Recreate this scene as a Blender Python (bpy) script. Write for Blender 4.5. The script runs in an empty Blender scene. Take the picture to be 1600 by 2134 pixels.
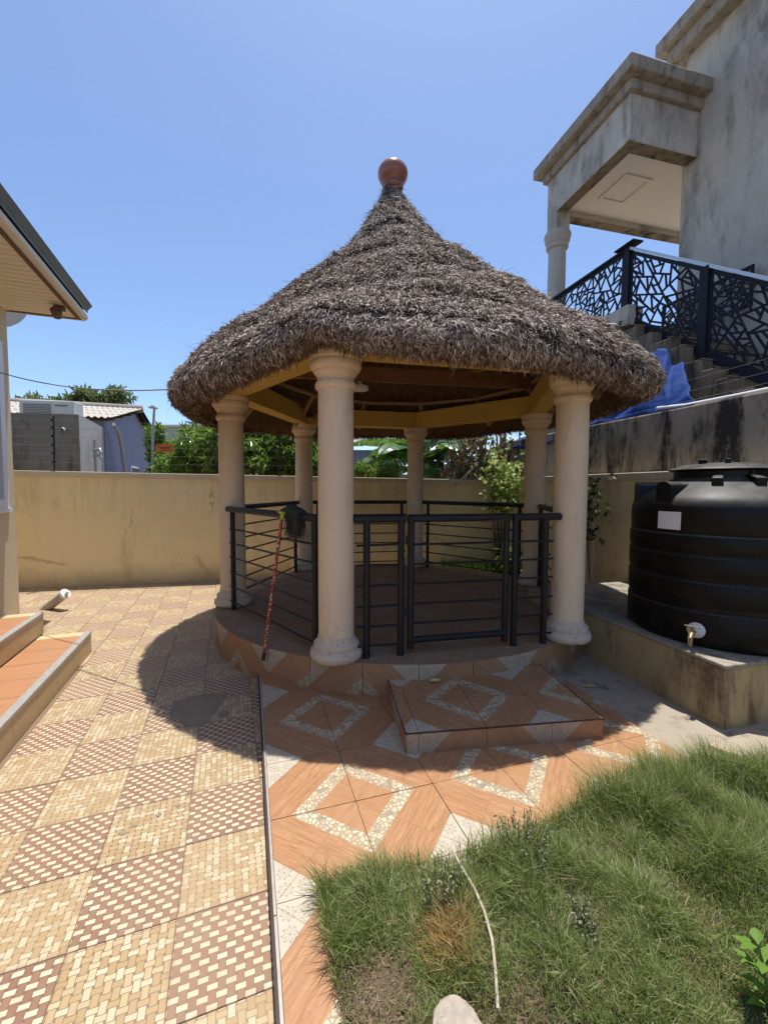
import bpy, bmesh, math, random
import numpy as np
from mathutils import Vector, Matrix, noise as mnoise

random.seed(11)
rng = np.random.default_rng(11)
SC = bpy.context.scene
COL = SC.collection
pi, sin, cos = math.pi, math.sin, math.cos

# ------------------------------------------------------------------ camera, sky, sun, exposure
cam_d = bpy.data.cameras.new('camera')
cam = bpy.data.objects.new('camera', cam_d)
COL.objects.link(cam)
SC.camera = cam
_p, _r = 0.0569, 0.0043
Fw = Vector((0, cos(_p), -sin(_p))); R0 = Vector((1, 0, 0)); U0 = Vector((0, sin(_p), cos(_p)))
Rt = R0 * cos(_r) + U0 * sin(_r); Up = U0 * cos(_r) - R0 * sin(_r)
cam.matrix_world = Matrix(((Rt.x, Up.x, -Fw.x, 0), (Rt.y, Up.y, -Fw.y, 0), (Rt.z, Up.z, -Fw.z, 1.55), (0, 0, 0, 1)))
cam_d.sensor_width = 36
cam_d.sensor_fit = 'AUTO'
cam_d.lens = 36 * 879 / 2134
cam_d.clip_start = 0.05
cam_d.clip_end = 2000

SUN = Vector((0.12, 0.38, 2.4)).normalized()
world = bpy.data.worlds.new('World')
SC.world = world
world.use_nodes = True
wn = world.node_tree
wn.nodes.clear()
sky = wn.nodes.new('ShaderNodeTexSky')
sky.sky_type = 'NISHITA'
sky.sun_disc = False
sky.sun_elevation = math.asin(SUN.z)
sky.sun_rotation = math.atan2(SUN.x, SUN.y)
sky.altitude = 300
sky.air_density = 0.9
sky.dust_density = 1.2
sky.ozone_density = 4.8
bg = wn.nodes.new('ShaderNodeBackground')
bg.inputs['Strength'].default_value = 0.091
wo = wn.nodes.new('ShaderNodeOutputWorld')
wn.links.new(sky.outputs[0], bg.inputs['Color'])
wn.links.new(bg.outputs[0], wo.inputs['Surface'])

sun_d = bpy.data.lights.new('sun', 'SUN')
sun_d.energy = 2.5
sun_d.angle = math.radians(0.55)
sun_d.color = (1.0, 0.965, 0.905)
sun = bpy.data.objects.new('sun', sun_d)
COL.objects.link(sun)
sun.rotation_euler = SUN.to_track_quat('Z', 'Y').to_euler()
sun.location = (3, 6, 30)

SC.view_settings.view_transform = 'Standard'
SC.view_settings.look = 'None'
SC.view_settings.exposure = 1.22
SC.view_settings.gamma = 1.0
SC.view_settings.use_curve_mapping = False
SC.render.engine = 'CYCLES'
SC.cycles.max_bounces = 12
SC.cycles.diffuse_bounces = 8
SC.cycles.transparent_max_bounces = 8
try:
    SC.cycles.use_denoising = True
except Exception:
    pass


# ------------------------------------------------------------------ materials
class NT:
    def __init__(s, name):
        s.m = bpy.data.materials.new(name)
        s.m.use_nodes = True
        s.t = s.m.node_tree
        s.b = s.t.nodes['Principled BSDF']
        s._uv = None
        s._ob = None

    def n(s, kind, **kw):
        nd = s.t.nodes.new(kind)
        for k, v in kw.items():
            setattr(nd, k, v)
        return nd

    def put(s, sock, val):
        if isinstance(val, bpy.types.NodeSocket):
            s.t.links.new(val, sock)
        elif isinstance(val, (tuple, list)) and len(val) == 3 and sock.type == 'RGBA':
            sock.default_value = (*val, 1)
        else:
            sock.default_value = val

    def math(s, op, a, b=0.0, c=0.0):
        nd = s.n('ShaderNodeMath', operation=op)
        s.put(nd.inputs[0], a); s.put(nd.inputs[1], b)
        if op in ('MULTIPLY_ADD', 'COMPARE', 'SMOOTH_MIN'):
            s.put(nd.inputs[2], c)
        return nd.outputs[0]

    def mix(s, f, a, b, mode='MIX'):
        nd = s.n('ShaderNodeMix', data_type='RGBA', blend_type=mode)
        s.put(nd.inputs[0], f); s.put(nd.inputs[6], a); s.put(nd.inputs[7], b)
        return nd.outputs[2]

    def ramp(s, f, stops, interp='LINEAR'):
        nd = s.n('ShaderNodeValToRGB')
        nd.color_ramp.interpolation = interp
        els = nd.color_ramp.elements
        while len(els) < len(stops):
            els.new(0.5)
        for e, (p, c) in zip(els, stops):
            e.position = p
            e.color = (*c, 1) if isinstance(c, (tuple, list)) else (c, c, c, 1)
        s.put(nd.inputs[0], f)
        return nd.outputs[0]

    def obj(s):
        if s._ob is None:
            s._ob = s.n('ShaderNodeTexCoord')
        return s._ob.outputs['Object']

    def pos(s):
        return s.n('ShaderNodeNewGeometry').outputs['Position']

    def uv(s):
        if s._uv is None:
            s._uv = s.n('ShaderNodeTexCoord')
        return s._uv.outputs['UV']

    def mapping(s, vec, scale=(1, 1, 1), rot=(0, 0, 0), loc=(0, 0, 0)):
        nd = s.n('ShaderNodeMapping')
        s.put(nd.inputs[0], vec)
        nd.inputs['Location'].default_value = loc
        nd.inputs['Rotation'].default_value = rot
        nd.inputs['Scale'].default_value = scale
        return nd.outputs[0]

    def noise(s, vec, scale=5, detail=4, rough=0.55, dist=0.0):
        nd = s.n('ShaderNodeTexNoise')
        s.put(nd.inputs['Vector'], vec)
        nd.inputs['Scale'].default_value = scale
        nd.inputs['Detail'].default_value = detail
        nd.inputs['Roughness'].default_value = rough
        nd.inputs['Distortion'].default_value = dist
        return nd.outputs[0]

    def voro(s, vec, scale, feature='F1', rnd=1.0):
        nd = s.n('ShaderNodeTexVoronoi', feature=feature)
        s.put(nd.inputs['Vector'], vec)
        nd.inputs['Scale'].default_value = scale
        nd.inputs['Randomness'].default_value = rnd
        return nd

    def sep(s, vec):
        nd = s.n('ShaderNodeSeparateXYZ')
        s.put(nd.inputs[0], vec)
        return nd.outputs

    def comb(s, x, y, z=0.0):
        nd = s.n('ShaderNodeCombineXYZ')
        s.put(nd.inputs[0], x); s.put(nd.inputs[1], y); s.put(nd.inputs[2], z)
        return nd.outputs[0]

    def white(s, vec, w=None):
        nd = s.n('ShaderNodeTexWhiteNoise', noise_dimensions='4D' if w is not None else '3D')
        s.put(nd.inputs['Vector'], vec)
        if w is not None:
            s.put(nd.inputs['W'], w)
        return nd.outputs[0]

    def rand(s):
        return s.n('ShaderNodeObjectInfo').outputs['Random']

    def island(s):
        return s.n('ShaderNodeNewGeometry').outputs['Random Per Island']

    def bump(s, h, strength=0.3, dist=0.01):
        nd = s.n('ShaderNodeBump')
        nd.inputs['Strength'].default_value = strength
        nd.inputs['Distance'].default_value = dist
        s.put(nd.inputs['Height'], h)
        s.t.links.new(nd.outputs[0], s.b.inputs['Normal'])

    def out(s, col, rough=0.7, spec=0.4, metal=0.0):
        s.put(s.b.inputs['Base Color'], col)
        s.put(s.b.inputs['Roughness'], rough)
        s.b.inputs['Specular IOR Level'].default_value = spec
        s.b.inputs['Metallic'].default_value = metal
        return s.m


def sc3(c, k):
    return tuple(min(1.0, x * k) for x in c)


def plain(name, c, rough=0.6, spec=0.4, metal=0.0, var=0.15, scale=6.0, bump=0.0, bscale=80.0):
    t = NT(name)
    f = t.noise(t.pos(), scale, 5)
    col = t.mix(f, sc3(c, 1 - var), sc3(c, 1 + var))
    if bump:
        t.bump(t.noise(t.pos(), bscale, 3), bump, 0.004)
    return t.out(col, rough, spec, metal)


def plaster(name, c, stain=(0.1, 0.08, 0.05), amt=0.5, rough=0.9, bump=0.25, blot=0.25, vscale=2.5, low=0.52, foot=0.0, drip=0.0):
    t = NT(name)
    p = t.pos()
    big = t.noise(p, 1.3, 6, 0.6)
    col = t.mix(big, sc3(c, 1 - blot), sc3(c, 1 + blot * 0.55))
    fine = t.noise(p, 35, 4)
    col = t.mix(t.math('MULTIPLY', fine, 0.25), col, sc3(c, 0.75))
    st = t.noise(t.mapping(p, (vscale, vscale, vscale * 0.26)), 2.0, 8, 0.72, 0.35)
    st = t.ramp(st, [(low, 0.0), (low + 0.2, 1.0)])
    brk = t.ramp(t.noise(p, 3.0, 7, 0.75), [(0.3, 0.05), (0.7, 1.0)])
    st = t.math('MULTIPLY', st, t.math('MULTIPLY', brk, amt * 1.8))
    col = t.mix(st, col, stain)
    if drip:
        z0 = t.sep(p)[2]
        dr = t.noise(t.mapping(p, (5.0, 5.0, 0.22)), 1.0, 6, 0.7)
        reach = t.math('MULTIPLY', t.noise(t.mapping(p, (2.2, 2.2, 0.0)), 1.0, 3), 1.5)
        top = t.math('SUBTRACT', z0, t.math('SUBTRACT', drip, reach))
        dm = t.math('MULTIPLY', t.ramp(dr, [(0.52, 0.0), (0.68, 1.0)]), t.ramp(top, [(0.0, 0.0), (0.9, 0.55)]))
        col = t.mix(dm, col, stain)
    if foot:
        zz = t.math('ADD', t.sep(p)[2], t.math('MULTIPLY', t.math('SUBTRACT', t.noise(p, 2.6, 6, 0.7), 0.5), 0.55))
        col = t.mix(t.math('MULTIPLY', t.ramp(zz, [(0.0, 1.0), (0.30, 0.0)]), foot), col, sc3(stain, 0.9))
        vv = t.voro(t.comb(t.math('ADD', t.sep(p)[0], t.math('MULTIPLY', t.noise(p, 2.0, 4, 0.7), 0.9)), t.sep(p)[1], t.math('MULTIPLY', t.sep(p)[2], 0.7)), 0.55, 'DISTANCE_TO_EDGE')
        ck = t.math('MULTIPLY', t.ramp(vv.outputs[0], [(0.0, 1.0), (0.012, 0.0)]), t.ramp(t.noise(p, 1.1, 3), [(0.5, 0.0), (0.6, 0.55)]))
        col = t.mix(ck, col, sc3(stain, 0.7))
    t.bump(t.math('ADD', t.noise(p, 60, 4), t.math('MULTIPLY', t.noise(p, 9, 4), 1.5)), bump, 0.006)
    return t.out(col, rough, 0.2)


def mat_patio(name, red):
    """printed ceramic floor tile: interlocking little bricks, six repeats across"""
    t = NT(name)
    x, y, _ = t.sep(t.uv())
    px = t.math('MULTIPLY', x, 6.0)
    py = t.math('MULTIPLY', y, 6.0)
    rnd = t.rand()
    specs = [(0.0, 0.0, 0.60, 0.335, 'H'), (0.5, 0.5, 0.60, 0.335, 'H'), (0.60, -0.165, 0.40, 0.665, 'V'), (0.10, 0.335, 0.40, 0.665, 'V')]
    if red:
        grout = (0.20, 0.115, 0.075)
    else:
        grout = (0.215, 0.155, 0.095)
    col = t.mix(rnd, sc3(grout, 0.85), sc3(grout, 1.2))
    h = None
    for k, (x0, y0, w, hh, kind) in enumerate(specs):
        ax = t.math('SUBTRACT', px, x0)
        ay = t.math('SUBTRACT', py, y0)
        fx = t.math('FRACT', ax)
        fy = t.math('FRACT', ay)
        e = 0.022
        mx = t.math('LESS_THAN', t.math('ABSOLUTE', t.math('SUBTRACT', fx, w / 2)), w / 2 - e)
        my = t.math('LESS_THAN', t.math('ABSOLUTE', t.math('SUBTRACT', fy, hh / 2)), hh / 2 - e)
        m = t.math('MULTIPLY', mx, my)
        idv = t.comb(t.math('FLOOR', ax), t.math('FLOOR', ay), t.math('MULTIPLY', rnd, 37.0))
        w1 = t.white(idv, float(k + 1))
        if red:
            if kind == 'H':
                c = t.ramp(w1, [(0.0, (0.60, 0.475, 0.33)), (1.0, (0.71, 0.595, 0.43))])
            else:
                c = t.ramp(w1, [(0.0, (0.26, 0.13, 0.085)), (0.6, (0.31, 0.165, 0.11)), (1.0, (0.27, 0.175, 0.105))])
                st = t.noise(t.comb(t.math('MULTIPLY', px, 14.0), t.math('MULTIPLY', py, 0.8), idv), 1.0, 2)
                c = t.mix(t.math('MULTIPLY', st, 0.5), c, (0.21, 0.105, 0.07))
        else:
            c = t.ramp(w1, [(0.0, (0.40, 0.27, 0.13)), (0.35, (0.44, 0.31, 0.16)), (0.55, (0.49, 0.38, 0.22)), (0.78, (0.57, 0.47, 0.305)), (1.0, (0.61, 0.52, 0.365))])
        col = t.mix(m, col, c)
        h = m if h is None else t.math('ADD', h, m)
    col = t.mix(1.0, col, (0.90, 0.89, 0.87), 'MULTIPLY')
    # wear and dirt
    p = t.pos()
    d = t.noise(p, 1.7, 6, 0.65)
    col = t.mix(t.math('MULTIPLY', t.ramp(d, [(0.42, 0.0), (0.72, 1.0)]), 0.32), col, (0.40, 0.30, 0.19))
    d2 = t.ramp(t.noise(p, 14, 5, 0.7), [(0.56, 0.0), (0.74, 1.0)])
    col = t.mix(t.math('MULTIPLY', d2, 0.35), col, (0.25, 0.18, 0.12))
    d3 = t.ramp(t.noise(p, 90, 3, 0.7), [(0.62, 0.0), (0.72, 1.0)])
    col = t.mix(t.math('MULTIPLY', d3, 0.3), col, (0.2, 0.14, 0.1))
    col = t.mix(t.math('MULTIPLY', rnd, 0.22), col, (0.42, 0.31, 0.19))
    ex = t.math('MINIMUM', t.math('MINIMUM', x, t.math('SUBTRACT', 1.0, x)), t.math('MINIMUM', y, t.math('SUBTRACT', 1.0, y)))
    eg = t.math('MULTIPLY', t.ramp(ex, [(0.0, 1.0), (0.045, 0.0)]), t.ramp(t.noise(p, 8, 5, 0.7), [(0.4, 0.0), (0.65, 0.8)]))
    col = t.mix(eg, col, (0.24, 0.165, 0.11))
    blot = t.ramp(t.noise(p, 0.9, 7, 0.7, 0.6), [(0.55, 0.0), (0.66, 0.4)])
    col = t.mix(blot, col, (0.36, 0.27, 0.17))
    t.bump(t.math('ADD', h, t.math('MULTIPLY', t.noise(p, 200, 2), 0.3)), 0.35, 0.002)
    return t.out(col, t.math('ADD', t.math('MULTIPLY', d, 0.3), 0.38), 0.35)


def wood_cols(t, u, v, tone, su=30.0, sv=2.2):
    """oak grain with v along the grain"""
    w = t.comb(t.math('MULTIPLY', u, su), t.math('MULTIPLY', v, sv), t.math('MULTIPLY', tone, 9.0))
    g = t.noise(w, 1.0, 5, 0.6, 0.6)
    col = t.ramp(g, [(0.28, (0.27, 0.13, 0.062)), (0.5, (0.40, 0.215, 0.108)), (0.72, (0.52, 0.305, 0.165))])
    cx = t.comb(t.math('MULTIPLY', u, 9.0), t.math('MULTIPLY', v, 2.4), t.math('MULTIPLY', tone, 5.0))
    rings = t.math('SINE', t.math('MULTIPLY', t.noise(cx, 1.0, 2, 0.5, 0.3), 60.0))
    col = t.mix(t.math('MULTIPLY', t.ramp(rings, [(0.55, 0.0), (1.0, 1.0)]), 0.3), col, (0.28, 0.12, 0.05))
    return t.mix(t.math('MULTIPLY', tone, 0.45), col, (0.36, 0.17, 0.08))


def mat_oak(name, dust=0.0):
    """printed tile: quarter of a diamond. uv (0,0) = middle of the diamond, (1,1) = white corner"""
    t = NT(name)
    a, b, _ = t.sep(t.uv())
    rnd = t.rand()
    s = t.math('ADD', a, b)
    d = t.math('SUBTRACT', a, b)
    ad = t.math('ABSOLUTE', d)
    band = t.math('FLOOR', t.math('MULTIPLY', t.math('ADD', s, 0.0), 4.0))
    tone = t.white(t.comb(band, t.math('SIGN', d), t.math('MULTIPLY', rnd, 11.0)))
    outer = wood_cols(t, s, d, tone)
    inner = wood_cols(t, ad, s, t.white(t.comb(t.math('SIGN', d), 3.3, t.math('MULTIPLY', rnd, 11.0))))
    inner = t.mix(0.35, inner, (0.40, 0.22, 0.11))
    # pebbles
    wob = t.comb(t.math('ADD', a, t.math('MULTIPLY', rnd, 5.0)), b, 0.0)
    vo = t.voro(wob, 17.0, 'F1', 0.9)
    ve = t.voro(wob, 17.0, 'DISTANCE_TO_EDGE', 0.9)
    pc = t.ramp(t.sep(vo.outputs['Color'])[0], [(0.0, (0.52, 0.41, 0.27)), (0.3, (0.63, 0.53, 0.37)), (0.5, (0.46, 0.34, 0.21)), (0.62, (0.24, 0.22, 0.215)), (0.70, (0.56, 0.42, 0.28)), (1.0, (0.68, 0.60, 0.46))])
    edge = t.ramp(ve.outputs[0], [(0.03, 0.0), (0.16, 1.0)])
    peb = t.mix(edge, (0.30, 0.235, 0.15), pc)
    # white corner with little snowflake flowers
    white = t.mix(t.noise(t.uv(), 6, 4), (0.43, 0.375, 0.29), (0.54, 0.48, 0.385))
    hi = t.math('MAXIMUM', a, b)
    lo = t.math('MINIMUM', a, b)
    fl = None
    for (cx, cy) in ((0.885, 0.705), (0.885, 0.885)):
        dx = t.math('SUBTRACT', hi, cx)
        dy = t.math('SUBTRACT', lo, cy)
        rr = t.math('SQRT', t.math('ADD', t.math('MULTIPLY', dx, dx), t.math('MULTIPLY', dy, dy)))
        th = t.math('ARCTAN2', dy, dx)
        petal = t.math('MULTIPLY_ADD', t.math('ABSOLUTE', t.math('COSINE', t.math('MULTIPLY', th, 4.0))), 0.045, 0.022)
        ring = t.math('LESS_THAN', t.math('ABSOLUTE', t.math('SUBTRACT', rr, petal)), 0.0095)
        dot = t.math('LESS_THAN', rr, 0.014)
        m = t.math('MAXIMUM', ring, dot)
        fl = m if fl is None else t.math('MAXIMUM', fl, m)
    white = t.mix(t.math('MULTIPLY', fl, 0.5), white, (0.20, 0.15, 0.14))
    lt = lambda v: t.math('LESS_THAN', s, v)
    col = t.mix(lt(1.5), white, outer)
    col = t.mix(lt(0.75), col, peb)
    col = t.mix(lt(0.5), col, inner)
    # printed joints
    ln = t.math('LESS_THAN', ad, 0.006)
    notpeb = t.math('SUBTRACT', 1.0, t.math('MULTIPLY', lt(0.75), t.math('GREATER_THAN', s, 0.5)))
    notout = t.math('SUBTRACT', 1.0, t.math('MULTIPLY', lt(1.0), t.math('GREATER_THAN', s, 0.75)))
    col = t.mix(t.math('MULTIPLY', t.math('MULTIPLY', ln, notpeb), 0.6), col, (0.24, 0.13, 0.07))
    for v in (1.0, 1.25, 1.5):
        l2 = t.math('LESS_THAN', t.math('ABSOLUTE', t.math('SUBTRACT', s, v)), 0.006)
        col = t.mix(t.math('MULTIPLY', l2, 0.55), col, (0.26, 0.13, 0.065))
    p = t.pos()
    d1 = t.ramp(t.noise(p, 2.2, 6, 0.65), [(0.4, 0.0), (0.7, 1.0)])
    col = t.mix(t.math('MULTIPLY', d1, 0.10 + dust), col, (0.36, 0.27, 0.19))
    d2 = t.ramp(t.noise(p, 45, 4, 0.7), [(0.6, 0.0), (0.75, 1.0)])
    col = t.mix(t.math('MULTIPLY', d2, 0.16), col, (0.24, 0.17, 0.12))
    if dust:
        col = t.mix(dust, col, (0.29, 0.195, 0.125))
    t.bump(t.math('ADD', t.math('MULTIPLY', edge, t.math('SUBTRACT', 1.0, notpeb)), t.math('MULTIPLY', t.noise(p, 120, 3), 0.3)), 0.2, 0.002)
    return t.out(col, min(0.9, 0.38 + 0.7 * dust), 0.4 - 0.35 * dust)


def mat_leaf(name, stops, rough=0.45, trans=0.35, spec=0.4):
    t = NT(name)
    r = t.island()
    col = t.ramp(r, stops)
    nz = t.noise(t.pos(), 3.0, 3)
    col = t.mix(t.math('MULTIPLY', nz, 0.35), col, sc3(stops[0][1], 0.7))
    t.out(col, rough, spec)
    tr = t.n('ShaderNodeBsdfTranslucent')
    t.put(tr.inputs[0], t.mix(0.35, col, (0.25, 0.4, 0.04)))
    mx = t.n('ShaderNodeMixShader')
    mx.inputs[0].default_value = trans
    outp = t.t.nodes['Material Output']
    t.t.links.new(t.b.outputs[0], mx.inputs[1])
    t.t.links.new(tr.outputs[0], mx.inputs[2])
    t.t.links.new(mx.outputs[0], outp.inputs['Surface'])
    return t.m


def mat_straw(name, stops, rough=0.75):
    t = NT(name)
    col = t.ramp(t.island(), stops)
    nz = t.ramp(t.noise(t.pos(), 2.3, 5, 0.6), [(0.35, 0.0), (0.7, 1.0)])
    col = t.mix(t.math('MULTIPLY', nz, 0.35), col, sc3(stops[1][1], 0.75))
    return t.out(col, rough, 0.3)


M = {}
M['patio_red'] = mat_patio('red_and_cream_tile', True)
M['patio_tan'] = mat_patio('tan_and_cream_tile', False)
M['oak'] = mat_oak('oak_pattern_tile', 0.0)
M['oak_dusty'] = mat_oak('dusty_oak_pattern_tile', 0.74)
M['oak_riser'] = mat_oak('oak_pattern_riser', 0.2)
M['grout'] = plain('grout', (0.22, 0.17, 0.12), 0.9, 0.2, bump=0.3)
M['brown_grout'] = plain('brown_grout', (0.21, 0.145, 0.095), 0.9, 0.2, bump=0.3)
M['earth'] = plain('earth', (0.17, 0.12, 0.08), 0.95, 0.1, var=0.4, scale=3, bump=0.6, bscale=40)
M['soil'] = plain('lawn_soil', (0.115, 0.085, 0.05), 0.95, 0.1, var=0.5, scale=9, bump=0.8, bscale=60)
M['stone_col'] = plaster('column_plaster', (0.80, 0.64, 0.46), (0.44, 0.33, 0.25), 0.45, 0.75, 0.2, 0.12, 3.0, 0.5)
M['stone_base'] = plaster('worn_base_plaster', (0.68, 0.57, 0.45), (0.30, 0.24, 0.19), 0.8, 0.7, 0.5, 0.25, 14)
M['yellow_wall'] = plaster('yellow_wall_paint', (0.86, 0.70, 0.40), (0.36, 0.25, 0.13), 0.45, 0.85, 0.16, 0.14, 1.1, 0.54, 0.5, 1.72)
M['coping'] = plaster('coping_paint', (0.62, 0.53, 0.38), (0.32, 0.25, 0.17), 0.35, 0.85, 0.2, 0.12)
M['house_wall'] = plaster('house_wall_paint', (0.66, 0.55, 0.37), (0.4, 0.3, 0.18), 0.12, 0.8, 0.1, 0.06)
M['beam'] = plaster('yellow_beam_paint', (0.68, 0.44, 0.11), (0.33, 0.2, 0.05), 0.3, 0.7, 0.15, 0.12)
M['concrete'] = plaster('raw_render', (0.60, 0.555, 0.475), (0.25, 0.23, 0.195), 0.9, 0.92, 0.9, 0.5, 1.3, 0.45)
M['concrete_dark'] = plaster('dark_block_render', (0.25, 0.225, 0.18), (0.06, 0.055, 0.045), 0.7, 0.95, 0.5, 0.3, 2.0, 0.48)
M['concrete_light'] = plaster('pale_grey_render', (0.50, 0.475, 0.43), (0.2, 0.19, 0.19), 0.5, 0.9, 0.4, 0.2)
M['retaining'] = plaster('stained_retaining_render', (0.36, 0.31, 0.24), (0.04, 0.034, 0.028), 1.5, 0.95, 0.6, 0.4, 1.5, 0.455, 0.0, 2.5)
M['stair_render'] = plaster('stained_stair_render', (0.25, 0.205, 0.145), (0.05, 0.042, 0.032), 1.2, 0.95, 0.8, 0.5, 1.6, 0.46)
M['cornice'] = plaster('stained_cornice', (0.38, 0.335, 0.27), (0.13, 0.115, 0.095), 0.9, 0.95, 0.5, 0.3, 4.0, 0.46)
M['porch_soffit'] = plain('porch_soffit_paint', (0.66, 0.63, 0.57), 0.8, 0.2, var=0.04)
M['plinth'] = plaster('peeling_plinth_paint', (0.50, 0.39, 0.21), (0.16, 0.115, 0.075), 1.2, 0.9, 0.6, 0.4, 2.2, 0.475)
M['path'] = plaster('worn_path_concrete', (0.41, 0.345, 0.265), (0.15, 0.12, 0.09), 0.85, 0.92, 0.6, 0.3, 3.0, 0.52)
M['slab'] = plaster('plinth_slab', (0.36, 0.32, 0.255), (0.11, 0.09, 0.065), 0.9, 0.92, 0.7, 0.4, 3.0, 0.47)
M['rail'] = plain('black_rail_paint', (0.018, 0.018, 0.020), 0.5, 0.3, var=0.35, scale=20, bump=0.25, bscale=90)
M['cut_metal'] = plain('dark_blue_cut_metal', (0.014, 0.015, 0.022), 0.6, 0.2, var=0.2)
M['steel'] = plain('steel_capping', (0.55, 0.55, 0.52), 0.3, 0.5, 0.8, var=0.1)
M['tank'] = plain('black_tank_plastic', (0.012, 0.0115, 0.012), 0.30, 0.5, var=0.3, scale=3, bump=0.08, bscale=18)
t_ = NT('dusty_tank_top')
_z = t_.sep(t_.n('ShaderNodeNewGeometry').outputs['Normal'])[2]
_dust = t_.math('MULTIPLY', t_.ramp(_z, [(0.25, 0.0), (0.75, 1.0)]), t_.ramp(t_.noise(t_.pos(), 7, 6, 0.7), [(0.3, 0.25), (0.7, 0.75)]))
_c = t_.mix(_dust, (0.009, 0.008, 0.007), (0.15, 0.14, 0.125))
M['tank'] = t_.out(_c, t_.math('MULTIPLY_ADD', _dust, 0.3, 0.34), 0.2)
M['sticker'] = plain('white_sticker', (0.78, 0.75, 0.76), 0.5, 0.4, var=0.03)
M['white_plastic'] = plain('white_plastic', (0.72, 0.70, 0.68), 0.4, 0.4, var=0.05)
M['pvc'] = plain('grey_white_pipe', (0.42, 0.36, 0.27), 0.6, 0.3, var=0.45, scale=22)
M['brass'] = plain('brass', (0.30, 0.235, 0.12), 0.45, 0.4, 0.5, var=0.2)
M['thatch_core'] = plain('thatch_core', (0.055, 0.04, 0.03), 0.95, 0.05, var=0.5, scale=20, bump=0.9, bscale=70)
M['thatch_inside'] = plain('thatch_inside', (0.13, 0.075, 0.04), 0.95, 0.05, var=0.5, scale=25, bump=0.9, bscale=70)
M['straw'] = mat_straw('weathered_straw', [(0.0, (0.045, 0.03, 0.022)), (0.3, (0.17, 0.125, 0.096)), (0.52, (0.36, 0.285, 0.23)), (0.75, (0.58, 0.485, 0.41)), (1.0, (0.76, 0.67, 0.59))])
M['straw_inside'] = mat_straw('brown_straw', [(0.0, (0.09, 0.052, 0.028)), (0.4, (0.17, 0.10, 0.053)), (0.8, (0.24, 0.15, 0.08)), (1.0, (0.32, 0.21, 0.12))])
M['clay'] = plain('glazed_clay', (0.27, 0.105, 0.068), 0.24, 0.5, var=0.12)
M['timber'] = plain('pale_rafter_timber', (0.40, 0.27, 0.16), 0.8, 0.2, var=0.3, scale=8, bump=0.2)
M['brown_board'] = plain('stained_brown_board', (0.24, 0.11, 0.05), 0.6, 0.3, var=0.3, scale=5)
M['lamp_white'] = plain('white_lamp', (0.8, 0.8, 0.78), 0.4, 0.4, var=0.02)
M['soffit'] = plain('cream_soffit_board', (0.85, 0.76, 0.58), 0.55, 0.3, var=0.05)
M['soffit_trim'] = plain('brown_trim', (0.16, 0.095, 0.065), 0.6, 0.3, var=0.15)
M['fascia'] = plain('cream_fascia', (0.68, 0.60, 0.47), 0.5, 0.3, var=0.08)
M['roof_metal'] = plain('grey_blue_roof_sheet', (0.135, 0.16, 0.185), 0.45, 0.5, 0.3, var=0.2)
M['dark_gap'] = plain('roof_gap_shade', (0.03, 0.028, 0.03), 0.9, 0.1)  # near black: shade of roof gaps and undersides put into the colour
M['white_frame'] = plain('white_window_frame', (0.74, 0.74, 0.77), 0.4, 0.4, var=0.03)
M['glass'] = plain('window_glass', (0.05, 0.07, 0.09), 0.08, 0.6, var=0.1)
M['tread'] = None
tt = NT('orange_wood_tread_tile')
_x, _y, _ = tt.sep(tt.uv())
_tone = tt.rand()
M['tread'] = tt.out(tt.mix(0.25, wood_cols(tt, _y, _x, _tone, 26.0, 2.0), (0.52, 0.215, 0.085)), 0.4, 0.4)
M['tan_tile'] = plain('tan_riser_tile', (0.46, 0.33, 0.175), 0.35, 0.4, var=0.1)
M['cream_tile'] = plain('cream_border_tile', (0.62, 0.49, 0.28), 0.35, 0.4, var=0.08)
M['trim_metal'] = plain('grey_step_trim', (0.42, 0.385, 0.34), 0.45, 0.5, 0.3, var=0.3, scale=30)
M['brown_trim'] = plain('dark_brown_edge_trim', (0.055, 0.03, 0.024), 0.5, 0.4, var=0.2)
M['asbestos'] = plain('weathered_white_sheet', (0.44, 0.40, 0.34), 0.9, 0.1, var=0.25, scale=4, bump=0.3)
M['ridge'] = plain('grey_ridge_cap', (0.33, 0.29, 0.25), 0.95, 0.1, var=0.3, scale=9, bump=0.5)
M['blue_wall'] = plaster('blue_grey_wall', (0.27, 0.29, 0.375), (0.16, 0.17, 0.21), 0.35, 0.9, 0.2, 0.12)
M['green_wall'] = plaster('pale_green_wall', (0.46, 0.50, 0.38), (0.3, 0.32, 0.24), 0.3)
M['ac_case'] = plain('pale_ac_casing', (0.60, 0.59, 0.53), 0.5, 0.4, var=0.05)
M['ac_dark'] = plain('ac_grille', (0.19, 0.18, 0.165), 0.6, 0.4, var=0.2)
M['black'] = plain('black_fitting', (0.02, 0.02, 0.02), 0.5, 0.4)
M['wire'] = plain('wire', (0.42, 0.42, 0.42), 0.4, 0.5, 0.5, var=0.1)
M['cable'] = plain('grey_cable', (0.30, 0.28, 0.28), 0.6, 0.3)
M['orange'] = plain('orange_sign', (0.62, 0.20, 0.06), 0.5, 0.3, var=0.08)
M['sign_ink'] = plain('brown_sign_ink', (0.22, 0.08, 0.04), 0.6, 0.3)
M['tarp'] = plain('blue_tarpaulin', (0.016, 0.050, 0.20), 0.75, 0.12, var=0.25, scale=5, bump=0.2, bscale=25)
M['grass'] = mat_leaf('grass_blade', [(0.0, (0.09, 0.13, 0.03)), (0.3, (0.165, 0.225, 0.055)), (0.6, (0.26, 0.325, 0.095)), (0.78, (0.41, 0.45, 0.19)), (1.0, (0.70, 0.64, 0.40))], 0.5, 0.4, 0.25)
M['dry_grass'] = mat_leaf('dry_grass_blade', [(0.0, (0.30, 0.18, 0.06)), (0.5, (0.44, 0.27, 0.095)), (1.0, (0.55, 0.38, 0.17))], 0.6, 0.2)
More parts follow.
